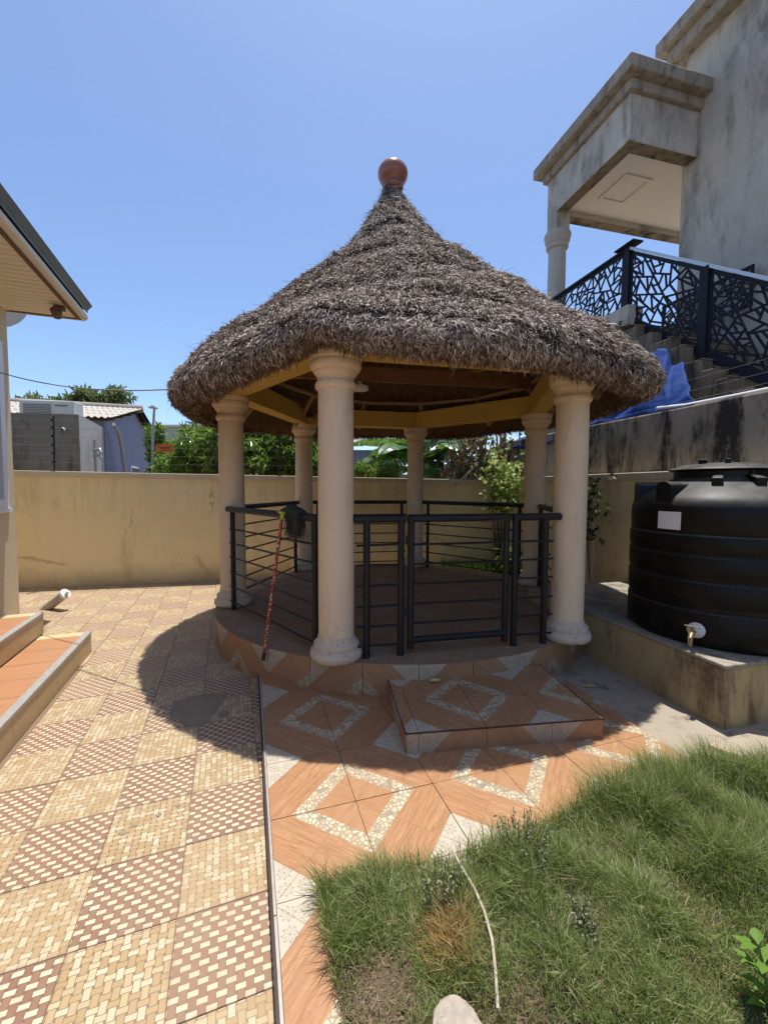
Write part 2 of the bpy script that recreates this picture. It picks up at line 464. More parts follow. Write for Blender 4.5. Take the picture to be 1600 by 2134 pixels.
M['dead_grass'] = mat_leaf('dead_grass_blade', [(0.0, (0.14, 0.085, 0.05)), (0.5, (0.24, 0.16, 0.10)), (1.0, (0.37, 0.28, 0.19))], 0.7, 0.1)
M['shrub'] = mat_leaf('shrub_leaf', [(0.0, (0.08, 0.15, 0.03)), (0.4, (0.15, 0.26, 0.045)), (0.75, (0.24, 0.36, 0.065)), (1.0, (0.42, 0.48, 0.15))], 0.26, 0.5, 0.7)
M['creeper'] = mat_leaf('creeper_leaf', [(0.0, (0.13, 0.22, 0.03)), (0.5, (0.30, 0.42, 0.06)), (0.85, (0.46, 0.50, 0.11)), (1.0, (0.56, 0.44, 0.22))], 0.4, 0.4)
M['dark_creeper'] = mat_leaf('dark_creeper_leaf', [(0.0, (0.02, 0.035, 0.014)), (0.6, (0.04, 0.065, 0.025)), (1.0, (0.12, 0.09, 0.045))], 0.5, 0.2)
M['banana'] = mat_leaf('banana_leaf', [(0.0, (0.045, 0.11, 0.03)), (0.6, (0.08, 0.18, 0.045)), (1.0, (0.22, 0.36, 0.09))], 0.3, 0.3, 0.55)
M['dead_leaf'] = mat_leaf('dead_leaf', [(0.0, (0.16, 0.10, 0.06)), (0.5, (0.36, 0.25, 0.15)), (1.0, (0.62, 0.50, 0.36))], 0.8, 0.15)
M['weed'] = mat_leaf('grey_weed_leaf', [(0.0, (0.15, 0.165, 0.09)), (0.6, (0.26, 0.275, 0.16)), (1.0, (0.40, 0.40, 0.26))], 0.85, 0.2, 0.05)
M['seedling'] = mat_leaf('bright_seedling_leaf', [(0.0, (0.10, 0.20, 0.03)), (1.0, (0.22, 0.36, 0.06))], 0.55, 0.35, 0.2)
M['tree_far'] = mat_leaf('far_tree_leaf', [(0.0, (0.10, 0.14, 0.055)), (0.6, (0.19, 0.23, 0.10)), (1.0, (0.32, 0.34, 0.18))], 0.5, 0.3)
M['bark'] = plain('bark', (0.13, 0.095, 0.06), 0.9, 0.1, var=0.4, scale=14, bump=0.5)
M['stem'] = plain('green_stem', (0.14, 0.17, 0.06), 0.7, 0.2, var=0.3)
M['rock'] = plain('granite_chunk', (0.36, 0.31, 0.25), 0.9, 0.2, var=0.45, scale=45, bump=0.7, bscale=60)
M['brick'] = plain('pale_brick', (0.50, 0.38, 0.28), 0.9, 0.2, var=0.2, scale=20, bump=0.5)
M['cob'] = plain('dry_cob', (0.48, 0.43, 0.17), 0.8, 0.2, var=0.25, scale=40, bump=0.6)
M['patch'] = plain('grey_cement_patch', (0.27, 0.22, 0.155), 0.9, 0.2, var=0.3, scale=10, bump=0.6)
M['mop_head'] = plain('dark_green_mop_cloth', (0.055, 0.062, 0.05), 0.9, 0.1, var=0.3, scale=60, bump=0.7, bscale=120)
M['mop_yarn'] = mat_straw('grey_green_yarn', [(0.0, (0.035, 0.035, 0.025)), (0.5, (0.075, 0.07, 0.05)), (0.8, (0.11, 0.10, 0.07)), (1.0, (0.15, 0.14, 0.10))], 0.95)
M['lime'] = plain('lime_plastic', (0.42, 0.56, 0.09), 0.4, 0.4, var=0.05)
tm = NT('red_patterned_pole')
_v = tm.voro(tm.pos(), 46, 'F1', 0.6)
_sp = tm.ramp(_v.outputs['Distance'], [(0.28, 1.0), (0.4, 0.0)])
_rc = tm.ramp(tm.sep(_v.outputs['Color'])[0], [(0.0, (0.75, 0.62, 0.55)), (0.55, (0.7, 0.45, 0.3)), (0.75, (0.62, 0.42, 0.08)), (1.0, (0.7, 0.6, 0.5))])
M['mop_pole'] = tm.out(tm.mix(_sp, (0.34, 0.03, 0.025), _rc), 0.35, 0.5)


# ------------------------------------------------------------------ geometry helpers
class MB:
    def __init__(s):
        s.v = []; s.f = []; s.uv = []; s.mi = []

    def add(s, vs, fs, uvs=None, m=0):
        o = len(s.v)
        s.v += [tuple(v) for v in vs]
        for k, f in enumerate(fs):
            s.f.append(tuple(i + o for i in f))
            s.uv.append(None if uvs is None else uvs[k])
            s.mi.append(m)
        return s

    def box(s, x0, x1, y0, y1, z0, z1, T=None, m=0):
        vs = [Vector(p) for p in ((x0, y0, z0), (x1, y0, z0), (x1, y1, z0), (x0, y1, z0), (x0, y0, z1), (x1, y0, z1), (x1, y1, z1), (x0, y1, z1))]
        if T is not None:
            vs = [T @ v for v in vs]
        return s.add(vs, [(0, 3, 2, 1), (4, 5, 6, 7), (0, 1, 5, 4), (1, 2, 6, 5), (2, 3, 7, 6), (3, 0, 4, 7)], m=m)

    def bar(s, p0, p1, w, h, up=(0, 0, 1), m=0):
        """rectangular bar, w across, h along up, centred on the line"""
        p0 = Vector(p0); p1 = Vector(p1)
        d = (p1 - p0).normalized(); u = Vector(up)
        a = d.cross(u)
        if a.length < 1e-4:
            a = d.cross(Vector((1, 0, 0)))
        a.normalize(); u = a.cross(d).normalized()
        a *= w / 2; u *= h / 2
        vs = []
        for p in (p0, p1):
            vs += [p - a - u, p + a - u, p + a + u, p - a + u]
        return s.add(vs, [(0, 1, 2, 3), (7, 6, 5, 4), (0, 4, 5, 1), (1, 5, 6, 2), (2, 6, 7, 3), (3, 7, 4, 0)], m=m)

    def tube(s, pts, r, n=8, cap=True, m=0):
        pts = [Vector(p) for p in pts]
        rs = r if isinstance(r, (list, tuple)) else [r] * len(pts)
        ref = None; vs = []
        for i, p in enumerate(pts):
            d = (pts[min(i + 1, len(pts) - 1)] - pts[max(i - 1, 0)])
            d.normalize()
            if ref is None:
                ref = d.orthogonal().normalized()
            ref = (ref - d * ref.dot(d)).normalized()
            b = d.cross(ref)
            for k in range(n):
                a = 2 * pi * k / n
                vs.append(p + (ref * cos(a) + b * sin(a)) * rs[i])
        fs = []
        for i in range(len(pts) - 1):
            for k in range(n):
                a = i * n + k; b2 = i * n + (k + 1) % n
                fs.append((a, b2, b2 + n, a + n))
        if cap:
            fs.append(tuple(range(n - 1, -1, -1)))
            fs.append(tuple(range((len(pts) - 1) * n, len(pts) * n)))
        return s.add(vs, fs, m=m)

    def lathe(s, prof, c, n=32, T=None, m=0, caps=True):
        vs = []
        for (r, z) in prof:
            for k in range(n):
                a = 2 * pi * k / n
                v = Vector((r * cos(a), r * sin(a), z))
                if T is not None:
                    v = T @ v
                vs.append(v + Vector(c))
        fs = []
        for i in range(len(prof) - 1):
            for k in range(n):
                a = i * n + k; b = i * n + (k + 1) % n
                fs.append((a, b, b + n, a + n))
        if caps:
            fs.append(tuple(range(n - 1, -1, -1)))
            fs.append(tuple(range((len(prof) - 1) * n, len(prof) * n)))
        return s.add(vs, fs, m=m)

    def prism(s, poly, z0, z1, uvf=None, m=0):
        """polygon extruded upward; z1 may be a function of (x, y)"""
        n = len(poly)
        top = [(x, y, z1(x, y) if callable(z1) else z1) for x, y in poly]
        vs = [(x, y, z0) for x, y in poly] + top
        fs = [tuple(range(n - 1, -1, -1)), tuple(range(n, 2 * n))]
        for k in range(n):
            fs.append((k, (k + 1) % n, n + (k + 1) % n, n + k))
        uvs = None
        if uvf:
            uvs = [[uvf(*vs[i][:2]) for i in f] for f in fs]
        return s.add(vs, fs, uvs, m)

    def leaf(s, p, d, up, L, W, fold=0.25, m=0):
        p = Vector(p); d = Vector(d).normalized(); up = Vector(up)
        a = d.cross(up)
        if a.length < 1e-3:
            a = d.orthogonal()
        a.normalize(); nrm = a.cross(d)
        mid = p + d * L * 0.45
        tip = p + d * L - nrm * L * 0.12
        l = mid + a * W * 0.5 + nrm * W * fold
        r = mid - a * W * 0.5 + nrm * W * fold
        return s.add([p, r, tip, l], [(0, 1, 2), (0, 2, 3)], m=m)


def leaf6(mb, p, d, up, L, W, fold=0.2, curl=0.2):
    p = Vector(p); d = Vector(d).normalized(); a = d.cross(Vector(up))
    if a.length < 1e-3:
        a = d.orthogonal()
    a.normalize(); n = a.cross(d)
    vs = []
    st = [(0.0, 0.04), (0.18, 0.62), (0.38, 0.98), (0.58, 0.92), (0.78, 0.58), (0.92, 0.22), (1.0, 0.0)]
    for f, w in st:
        c = p + d * (L * f) - n * (curl * L * f * f)
        vs += [c - a * (W * .5 * w) + n * (fold * W * w), c, c + a * (W * .5 * w) + n * (fold * W * w)]
    fs = []
    for i in range(len(st) - 1):
        k = i * 3
        fs += [(k, k + 1, k + 4, k + 3), (k + 1, k + 2, k + 5, k + 4)]
    mb.add(vs, fs)


ROOT = {}


def rootloc(o):
    while o is not None:
        if o.name in ROOT:
            return ROOT[o.name]
        o = o.parent
    return Vector((0, 0, 0))


def tag(o, label=None, cat=None, group=None, kind=None):
    if label: o['label'] = label
    if cat: o['category'] = cat
    if group: o['group'] = group
    if kind: o['kind'] = kind
    return o


def thing(name, label, cat, loc, group=None):
    o = bpy.data.objects.new(name, None)
    o.empty_display_size = 0.1
    COL.objects.link(o)
    o.location = loc
    ROOT[o.name] = Vector(loc)
    return tag(o, label, cat, group)


def make_mesh(name, mb, mats, smooth=False, off=(0, 0, 0), recalc=True):
    me = bpy.data.meshes.new(name)
    ox, oy, oz = off
    me.from_pydata([(v[0] - ox, v[1] - oy, v[2] - oz) for v in mb.v], [], mb.f)
    if any(u is not None for u in mb.uv):
        ul = me.uv_layers.new(name='UVMap')
        k = 0
        for poly, u in zip(me.polygons, mb.uv):
            for j in range(poly.loop_total):
                ul.data[poly.loop_start + j].uv = u[j] if u is not None else (0, 0)
    mats = mats if isinstance(mats, (list, tuple)) else [mats]
    for m in mats:
        me.materials.append(m)
    if len(mats) > 1:
        me.polygons.foreach_set('material_index', mb.mi)
    if recalc and len(mb.f) < 20000:
        bm = bmesh.new(); bm.from_mesh(me)
        bmesh.ops.recalc_face_normals(bm, faces=bm.faces)
        bm.to_mesh(me); bm.free()
    if smooth:
        me.polygons.foreach_set('use_smooth', [True] * len(me.polygons))
    me.update()
    return me


def obj(name, mb, mats, parent=None, smooth=False, kind=None, bevel=0.0, recalc=True, auto=None, loc=None):
    """one mesh object from world coordinates"""
    off = rootloc(parent) if parent is not None else Vector(loc or (0, 0, 0))
    me = make_mesh(name, mb, mats, smooth, off, recalc)
    o = bpy.data.objects.new(name, me)
    COL.objects.link(o)
    if parent is not None:
        o.parent = parent
    else:
        o.location = off
        ROOT[o.name] = Vector(off)
    if kind:
        o['kind'] = kind
    if auto is not None:
        me.set_sharp_from_angle(angle=math.radians(auto))
    if bevel:
        b = o.modifiers.new('edge', 'BEVEL')
        b.width = bevel; b.segments = 2; b.limit_method = 'ANGLE'; b.angle_limit = math.radians(40)
    return o


def piece(name, me, loc, rotz, parent, scale=None):
    """a copy of a shared mesh placed in world coordinates under its parent"""
    o = bpy.data.objects.new(name, me)
    COL.objects.link(o)
    o.parent = parent
    o.location = Vector(loc) - rootloc(parent)
    o.rotation_euler = (0, 0, rotz)
    return o


def clip(poly, px, py, nx, ny):
    """keep the side where (p - p0).n >= 0"""
    out = []
    n = len(poly)
    for i in range(n):
        a = poly[i]; b = poly[(i + 1) % n]
        da = (a[0] - px) * nx + (a[1] - py) * ny
        db = (b[0] - px) * nx + (b[1] - py) * ny
        if da >= 0:
            out.append(a)
        if (da >= 0) != (db >= 0):
            q = da / (da - db)
            out.append((a[0] + (b[0] - a[0]) * q, a[1] + (b[1] - a[1]) * q))
    return out


def area(poly):
    return 0.5 * abs(sum(poly[i][0] * poly[(i + 1) % len(poly)][1] - poly[(i + 1) % len(poly)][0] * poly[i][1] for i in range(len(poly))))


def inside(x, y, poly):
    c = False
    n = len(poly)
    for i in range(n):
        x1, y1 = poly[i]; x2, y2 = poly[(i + 1) % n]
        if (y1 > y) != (y2 > y) and x < (x2 - x1) * (y - y1) / (y2 - y1) + x1:
            c = not c
    return c


def np_mesh(name, verts, faces_list, mats, mat_idx=None, parent=None, kind=None, loc=None):
    """big mesh from numpy: verts (n,3); faces_list list of (m,k) arrays"""
    off = np.array(rootloc(parent) if parent is not None else (loc or (0, 0, 0)))
    me = bpy.data.meshes.new(name)
    v = (verts - off).astype(np.float32)
    me.vertices.add(len(v)); me.vertices.foreach_set('co', v.ravel())
    li = np.concatenate([f.ravel() for f in faces_list]).astype(np.int32)
    tot = np.concatenate([np.full(len(f), f.shape[1]) for f in faces_list]).astype(np.int32)
    start = np.concatenate([[0], np.cumsum(tot)[:-1]]).astype(np.int32)
    me.loops.add(len(li)); me.loops.foreach_set('vertex_index', li)
    me.polygons.add(len(tot)); me.polygons.foreach_set('loop_start', start)
    me.polygons.foreach_set('loop_total', tot)
    for m in (mats if isinstance(mats, (list, tuple)) else [mats]):
        me.materials.append(m)
    if mat_idx is not None:
        me.polygons.foreach_set('material_index', np.concatenate(mat_idx).astype(np.int32))
    me.update(calc_edges=True)
    o = bpy.data.objects.new(name, me)
    COL.objects.link(o)
    if parent is not None:
        o.parent = parent
    else:
        o.location = off
        ROOT[o.name] = Vector(off)
    if kind:
        o['kind'] = kind
    return o


def blades(base, d0, d1, side, L, W):
    """curved two-piece blades; all arrays (n,3)/(n,)"""
    n = len(base)
    mid = base + d0 * (L * 0.5)[:, None]
    tip = mid + d1 * (L * 0.5)[:, None]
    w = side * (W * 0.5)[:, None]
    v = np.stack([base - w, base + w, mid + w * 0.85, mid - w * 0.85, tip], 1).reshape(-1, 3)
    k = np.arange(n)[:, None] * 5
    q = k + np.array([[0, 1, 2, 3]])
    t = k + np.array([[3, 2, 4]])
    return v, q, t


def unit(a):
    return a / np.maximum(np.linalg.norm(a, axis=-1, keepdims=True), 1e-9)


# frames of the place
A1 = 0.3541                                    # direction of the patio tiles
PI_, PJ_ = Vector((cos(A1), sin(A1))), Vector((-sin(A1), cos(A1)))
P0, PS = Vector((-0.7381, 1.4316)), 0.3322
A2 = 0.3113                                    # direction of the terrace tiles
TI, TJ = Vector((cos(A2), sin(A2))), Vector((sin(A2), -cos(A2)))
T0, TS, TZ = Vector((-0.374, 2.6896)), 0.4, 0.06


def TG(i, j):
    q = T0 + TI * (TS * i) + TJ * (TS * j)
    return (q.x, q.y)


NN, DD = Vector((0.9678, 0.2517, 0)), Vector((-0.2517, 0.9678, 0))


def ND(n, d, z):                               # frame of the right-hand boundary: n away from us, d along it
    q = NN * n + DD * (d + 7.065)
    return Vector((q.x, q.y, z))


ND_T = Matrix(((NN.x, DD.x, 0, DD.x * 7.065), (NN.y, DD.y, 0, DD.y * 7.065), (0, 0, 1, 0), (0, 0, 0, 1)))
HO = Vector((-4.447, 5.083, 0))
HI, HJ = Vector((0.938, 0.347, 0)), Vector((-0.347, 0.938, 0))
H_T = Matrix(((HI.x, HJ.x, 0, HO.x), (HI.y, HJ.y, 0, HO.y), (0, 0, 1, 0), (0, 0, 0, 1)))
PC = Vector((0.15, 4.95, 0))                   # middle of the pavilion
PR, PZ = 2.0, 0.29
COLS = [(-0.35, 3.08), (-1.62, 4.50), (-1.22, 6.45), (0.50, 6.80), (1.96, 5.50), (1.54, 3.50)]


def wall_y(x):                                 # line of the back wall
    return 6.349 + (x + 5.537) * 0.197


# ------------------------------------------------------------------ setting: ground, patio, terrace, lawn, path
g = MB().add([(-300, -300, -0.05), (300, -300, -0.05), (300, 300, -0.05), (-300, 300, -0.05)], [(0, 1, 2, 3)])
obj('ground', g, M['earth'], kind='structure')

# patio bed and tiles
bed = MB().prism([(-9, -7.4), (5.0, -7.4), (5.0, 0.05), (0.6, 0.05), (0.6, 3.2), (2.2, 4.6), (2.2, 7.86), (-9, 5.66)], -0.04, -0.004)
patio = obj('patio', bed, M['brown_grout'], kind='structure')


def tile_mesh(name, size, mat, thick=0.012, gap=0.0015, bev=0.0012):
    h = size / 2 - gap
    m = MB()
    b = h - bev
    vs = [(-h, -h, -thick), (h, -h, -thick), (h, h, -thick), (-h, h, -thick), (-h, -h, -bev), (h, -h, -bev), (h, h, -bev), (-h, h, -bev), (-b, -b, 0), (b, -b, 0), (b, b, 0), (-b, b, 0)]
    fs = [(8, 9, 10, 11), (4, 5, 9, 8), (5, 6, 10, 9), (6, 7, 11, 10), (7, 4, 8, 11), (0, 1, 5, 4), (1, 2, 6, 5), (2, 3, 7, 6), (3, 0, 4, 7)]
    uvs = [[((vs[i][0] + size / 2) / size, (vs[i][1] + size / 2) / size) for i in f] for f in fs]
    m.add(vs, fs, uvs)
    return make_mesh(name, m, mat)


me_red = tile_mesh('tile', PS, M['patio_red'])
me_tan = tile_mesh('tile', PS, M['patio_tan'])
terr_L = (Vector((-0.956, 3.223)), (Vector((-0.272, 1.09)) - Vector((-0.956, 3.223))).normalized())
spots = []
for i in range(-26, 16):
    for j in range(-30, 24):
        c = P0 + PI_ * (PS * (i + 0.5)) + PJ_ * (PS * (j + 0.5))
        if c.y > wall_y(c.x) + 0.15 or c.y < -7.0 or c.x < -8.6 or c.x > 4.7:
            continue
        h = (Vector((c.x, c.y, 0)) - HO)
        if h.dot(HI) < 1.05 and h.dot(HJ) < -1.9:
            continue
        if h.dot(HI) < -0.2 and h.dot(HJ) < -0.2:
            continue
        if (c - PC.xy).length < PR - 0.26:
            continue
        q = c - terr_L[0]
        nrm = Vector((-terr_L[1].y, terr_L[1].x))          # points to the right of the edge
        if -0.1 < c.y < 3.3 and q.dot(nrm) > 0.26:
            continue
        if c.y > -0.1 and (c.x > 1.6 or (c.x > 0.2 and c.y < 4.9)):
            continue
        d = (c - Vector((0, 0.6))).length
        ang = abs(c.x) / max(c.y, 0.01)
        spots.append((d + (50 if ang > 1.05 or c.y < 0.55 else 0), i, j, c))
spots.sort(key=lambda s: s[0])
rest = MB()
for k, (d, i, j, c) in enumerate(spots):
    red = (i + j) % 2 != 0
    if k < 300:
        o = piece('tile', me_red if red else me_tan, (c.x, c.y, random.uniform(-0.0008, 0.0008)), A1 + random.choice((0, pi)) + random.uniform(-0.003, 0.003), patio)
    else:
        hs = PS / 2 - 0.002
        pts = [c + PI_ * (sx * hs) + PJ_ * (sy * hs) for sx, sy in ((-1, -1), (1, -1), (1, 1), (-1, 1))]
        rest.add([(p.x, p.y, 0) for p in pts], [(0, 1, 2, 3)], [[(0, 0), (1, 0), (1, 1), (0, 1)]], 0 if red else 1)
if rest.f:
    obj('distant_tiles', rest, [M['patio_red'], M['patio_tan']], patio, kind='stuff')
# a grey cement repair and a small hole next to it
pm = MB()
ring = []
base = [(-1.52, 2.97), (-1.40, 3.05), (-1.17, 3.10), (-1.15, 2.90), (-1.17, 2.66), (-1.30, 2.66), (-1.37, 2.73), (-1.46, 2.78)]
for a, b in zip(base, base[1:] + base[:1]):
    for q in (0, 0.33, 0.66):
        ring.append((a[0] + (b[0] - a[0]) * q + random.uniform(-.012, .012), a[1] + (b[1] - a[1]) * q + random.uniform(-.012, .012)))
pm.prism(ring, -0.006, 0.003)
obj('cement_patch', pm, M['patch'], patio)
pm = MB().prism([(-1.09 + 0.035 * cos(a) * random.uniform(.7, 1.2), 2.80 + 0.05 * sin(a) * random.uniform(.7, 1.2)) for a in np.linspace(0, 2 * pi, 11)[:-1]], -0.006, 0.0025)
obj('cement_patch', pm, M['concrete_dark'], patio)
pm = MB()
for q in range(5):
    cx, cy = -1.02 - 0.055 * q + random.uniform(-.02, .02), 1.96 - 0.055 * q + random.uniform(-.02, .02)
    pm.prism([(cx + random.uniform(.006, .022) * cos(a), cy + random.uniform(.005, .018) * sin(a)) for a in np.linspace(0, 2 * pi, 8)[:-1]], -0.004, 0.002)
obj('cement_patch', pm, M['patch'], patio)

# terrace in front of the pavilion
LAWN_I, LAWN_J = -0.60, 2.90
RE0, RE1 = Vector((1.42, 3.22)), Vector((1.703, 2.18))
rdir = (RE1 - RE0).normalized()
rn = Vector((rdir.y, -rdir.x))                 # keep-left normal below
lawn_poly = [TG(LAWN_I, 8.5), TG(LAWN_I, LAWN_J + .05), TG(0.4, LAWN_J + 0.2), TG(1.2, LAWN_J + 0.28), TG(2.0, LAWN_J + 0.12), TG(3.0, LAWN_J + .02), (RE1.x, RE1.y - 0.06), (2.0, 2.08), (2.6, 2.1), (3.4, 1.2), (3.4, 0.2), (0.2, 0.1)]
slab_poly = [TG(-1.0, -2.2), TG(-1.0, 9.0), TG(LAWN_I + 0.2, 9.0), TG(LAWN_I + 0.2, 4.0), TG(4.3, 4.0), (RE1.x + .05, RE1.y - .2), (RE1.x, RE1.y), (RE0.x, RE0.y), (0.4, 3.5)]
terrace = obj('terrace', MB().prism(slab_poly, -0.03, TZ - 0.006), M['brown_grout'], kind='structure')


def uv_corner(i, j):
    """tile cell (i, j): which of its corners is the diamond middle -> (di, dj) in 0/1"""
    return (0 if i % 2 == 0 else 1), (0 if j % 2 == 0 else 1)


for i in range(-2, 6):
    for j in range(-4, 9):
        di, dj = uv_corner(i, j)
        e = 0.0045
        poly = [(i + e, j + e), (i + 1 - e, j + e), (i + 1 - e, j + 1 - e), (i + e, j + 1 - e)]
        poly = clip(poly, -0.975, 0, 1, 0)
        if j >= 4:
            poly = clip(poly, LAWN_I + 0.01, 0, -1, 0)
        if len(poly) < 3 or (i >= 0 and j >= 4):
            continue
        xy = [TG(*p) for p in poly]
        ij = poly
        # right edge of the terrace
        keep = clip(xy, RE0.x, RE0.y, rn.x * (1 if rn.x < 0 else -1), rn.y * (1 if rn.x < 0 else -1))
        if len(keep) < 3 or area(keep) < 0.002:
            continue
        cx = sum(p[0] for p in keep) / len(keep); cy = sum(p[1] for p in keep) / len(keep)
        if (Vector((cx, cy)) - PC.xy).length < PR - 0.3:
            continue

        def uvf(x, y, i=i, j=j, di=di, dj=dj):
            v = Vector((x, y)) - T0
            a = v.dot(TI) / TS - i; b = v.dot(TJ) / TS - j
            return (a if di == 0 else 1 - a, b if dj == 0 else 1 - b)
        obj('tile', MB().prism(keep, TZ - 0.01, TZ + random.uniform(-.0006, .0006), uvf), M['oak'], terrace)
# edge trims along the left side of the terrace
for (o1, o2, z0, z1, mt, j0, j1) in ((-1.006, -0.982, -0.02, TZ + 0.003, 'trim_metal', -2.2, 3.1), (-1.03, -1.008, -0.02, TZ - 0.004, 'brown_trim', -2.2, 3.9), (-1.012, -0.982, -0.02, TZ + 0.003, 'brown_trim', 3.92, 9.0), (-1.006, -0.982, -0.02, TZ + 0.003, 'trim_metal', 3.11, 3.9)):
    obj('edge_trim', MB().prism([TG(o1, j0), TG(o2, j0), TG(o2, j1), TG(o1, j1)], z0, z1), M[mt], terrace)

# concrete path between the terrace and the tank plinth
path = MB()
outl = [(1.40, 3.30), (1.70, 2.16), (2.2, 2.05), (3.9, 1.6), (3.9, 4.6), (2.2, 4.9), (1.9, 4.3)]
path.prism(outl, -0.04, 0.006)
obj('path', path, M['path'], kind='structure')

# lawn: uneven soil sheet
lm = MB()
NX, NY = 74, 52


def lawn_z(x, y):
    return 0.082 + 0.03 * mnoise.noise((x * 2.2, y * 2.2, 0.3)) + 0.012 * mnoise.noise((x * 9, y * 9, 1.7))


idx = {}
for a in range(NX):
    for b in range(NY):
        x = -0.35 + a * 0.05; y = 0.1 + b * 0.05
        inn = inside(x, y, lawn_poly)
        z = lawn_z(x, y)
        # run the edge down at the rim
        near = min((Vector((x, y)) - Vector(TG(LAWN_I, jj))).length for jj in (3, 4, 5, 6))
        idx[a, b] = len(lm.v)
        lm.v.append((x, y, max(z, 0.066) if inn else -0.03))
for a in range(NX - 1):
    for b in range(NY - 1):
        x = -0.35 + (a + .5) * 0.05; y = 0.1 + (b + .5) * 0.05
        if inside(x, y, lawn_poly):
            lm.f.append((idx[a, b], idx[a + 1, b], idx[a + 1, b + 1], idx[a, b + 1])); lm.uv.append(None); lm.mi.append(0)
lawn = obj('lawn', lm, M['soil'], kind='structure', smooth=True)


# grass
def make_grass(n=150000):
    xs = rng.uniform(-0.35, 3.3, n * 3); ys = rng.uniform(0.6, 2.45, n * 3)
    # denser where the picture looks closer
    ok = np.zeros(len(xs), bool)
    poly = np.array(lawn_poly)
    c = np.zeros(len(xs), bool)
    for i in range(len(poly)):
        x1, y1 = poly[i]; x2, y2 = poly[(i + 1) % len(poly)]
        if y1 == y2: continue
        cond = ((y1 > ys) != (y2 > ys)) & (xs < (x2 - x1) * (ys - y1) / (y2 - y1) + x1)
        c ^= cond
    vis = xs < ys * 0.98 + 0.15
    ok = c & vis
    xs, ys = xs[ok][:n], ys[ok][:n]
    n = len(xs)
    clump = np.array([mnoise.noise((x * 5, y * 5, 4.2)) for x, y in zip(xs, ys)])
    big = np.array([mnoise.noise((x * 1.8, y * 1.8, 9.1)) for x, y in zip(xs, ys)])
    # distance to the tiled edge (row) and to the left edge
    ri = ((xs - T0.x) * TI.x + (ys - T0.y) * TI.y) / TS
    rj = ((xs - T0.x) * TJ.x + (ys - T0.y) * TJ.y) / TS
    back = np.clip((rj - LAWN_J) / 2.2, 0, 1)
    def blob(cx, cy, r): return np.exp(-(((xs - cx) / r) ** 2 + ((ys - cy) / r) ** 2))
    dry = blob(0.215, 1.27, 0.085) * 1.25
    dead = np.maximum(blob(-0.01, 1.12, 0.13) * 1.3, np.maximum(blob(0.42, 1.06, 0.13), blob(0.30, 0.95, 0.2)))
    dead = np.maximum(dead, blob(-0.05, 0.9, 0.25))
    L = 0.03 + 0.085 * (1 - back) ** 1.3 + 0.03 * clump + 0.03 * big
    L += 0.075 * np.clip(ri - 1.2, 0, 2) * 0.5 * (1 - back * 0.6)
    L *= 1 + 0.55 * np.clip(clump * 1.6, -0.6, 1)
    L = np.clip(L * rng.uniform(0.5, 1.35, n), 0.018, 0.24)
    L *= np.where(dead > 0.45, 0.75, 1.0)
    kind = np.zeros(n, int)
    u = rng.random(n)
    kind[u < np.clip(dry * 1.1 - 0.12, 0, 0.93)] = 1
    kind[(kind == 0) & (u < np.clip(dead - 0.2, 0.07, 0.85))] = 2
    keep = ~((dead > 0.6) & (rng.random(n) < 0.12))
    keep &= ~((clump < -0.35) & (rng.random(n) < 0.5))
    zs = np.maximum(np.array([lawn_z(x, y) for x, y in zip(xs, ys)]), 0.066) - 0.004
    base = np.stack([xs, ys, zs], 1)
    # comb direction wanders; near the tiles the blades lean out over the edge
    ang = 2 * pi * np.array([mnoise.noise((x * 1.6 + 7, y * 1.6, 2.4)) for x, y in zip(xs, ys)]) + rng.normal(0, 1.5, n)
    edge = np.exp(-np.clip(rj - LAWN_J, 0, 9) * 2.6)
    edge_l = np.exp(-np.clip(ri - LAWN_I, 0, 9) * 4.0)
    lean = rng.uniform(0.1, 1.0, n)
    hx = np.cos(ang) * lean - TJ.x * edge * 0.35 - TI.x * edge_l * 0.4
    hy = np.sin(ang) * lean - TJ.y * edge * 0.35 - TI.y * edge_l * 0.4
    flat = np.where(kind == 2, 0.22, 1.0)
    d0 = unit(np.stack([hx * 0.6, hy * 0.6, np.ones(n) * flat], 1))
    d1 = unit(np.stack([hx * 1.7, hy * 1.7, 0.62 * flat + rng.normal(0, 0.25, n)], 1))
    side = unit(np.stack([-np.sin(ang) + rng.normal(0, .3, n), np.cos(ang) + rng.normal(0, .3, n), np.zeros(n)], 1))
    W = rng.uniform(0.0011, 0.0024, n) * np.where(rng.random(n) < 0.15, 2.2, 1.0)
    v, q, t = blades(base[keep], d0[keep], d1[keep], side[keep], L[keep], W[keep])
    o = np_mesh('grass', v, [q, t], [M['grass'], M['dry_grass'], M['dead_grass']], [kind[keep], kind[keep]], kind='stuff')
    o['label'] = 'shaggy green grass with a straw coloured dry patch beside the tiled terrace'


make_grass()

# ------------------------------------------------------------------ boundary walls
bw = thing('boundary_wall', 'yellow painted boundary wall behind the thatched pavilion', 'wall', (-1.6, wall_y(-1.6), 0))


def wall_top(x):
    return 1.79 - (x + 5.5) * 0.0115


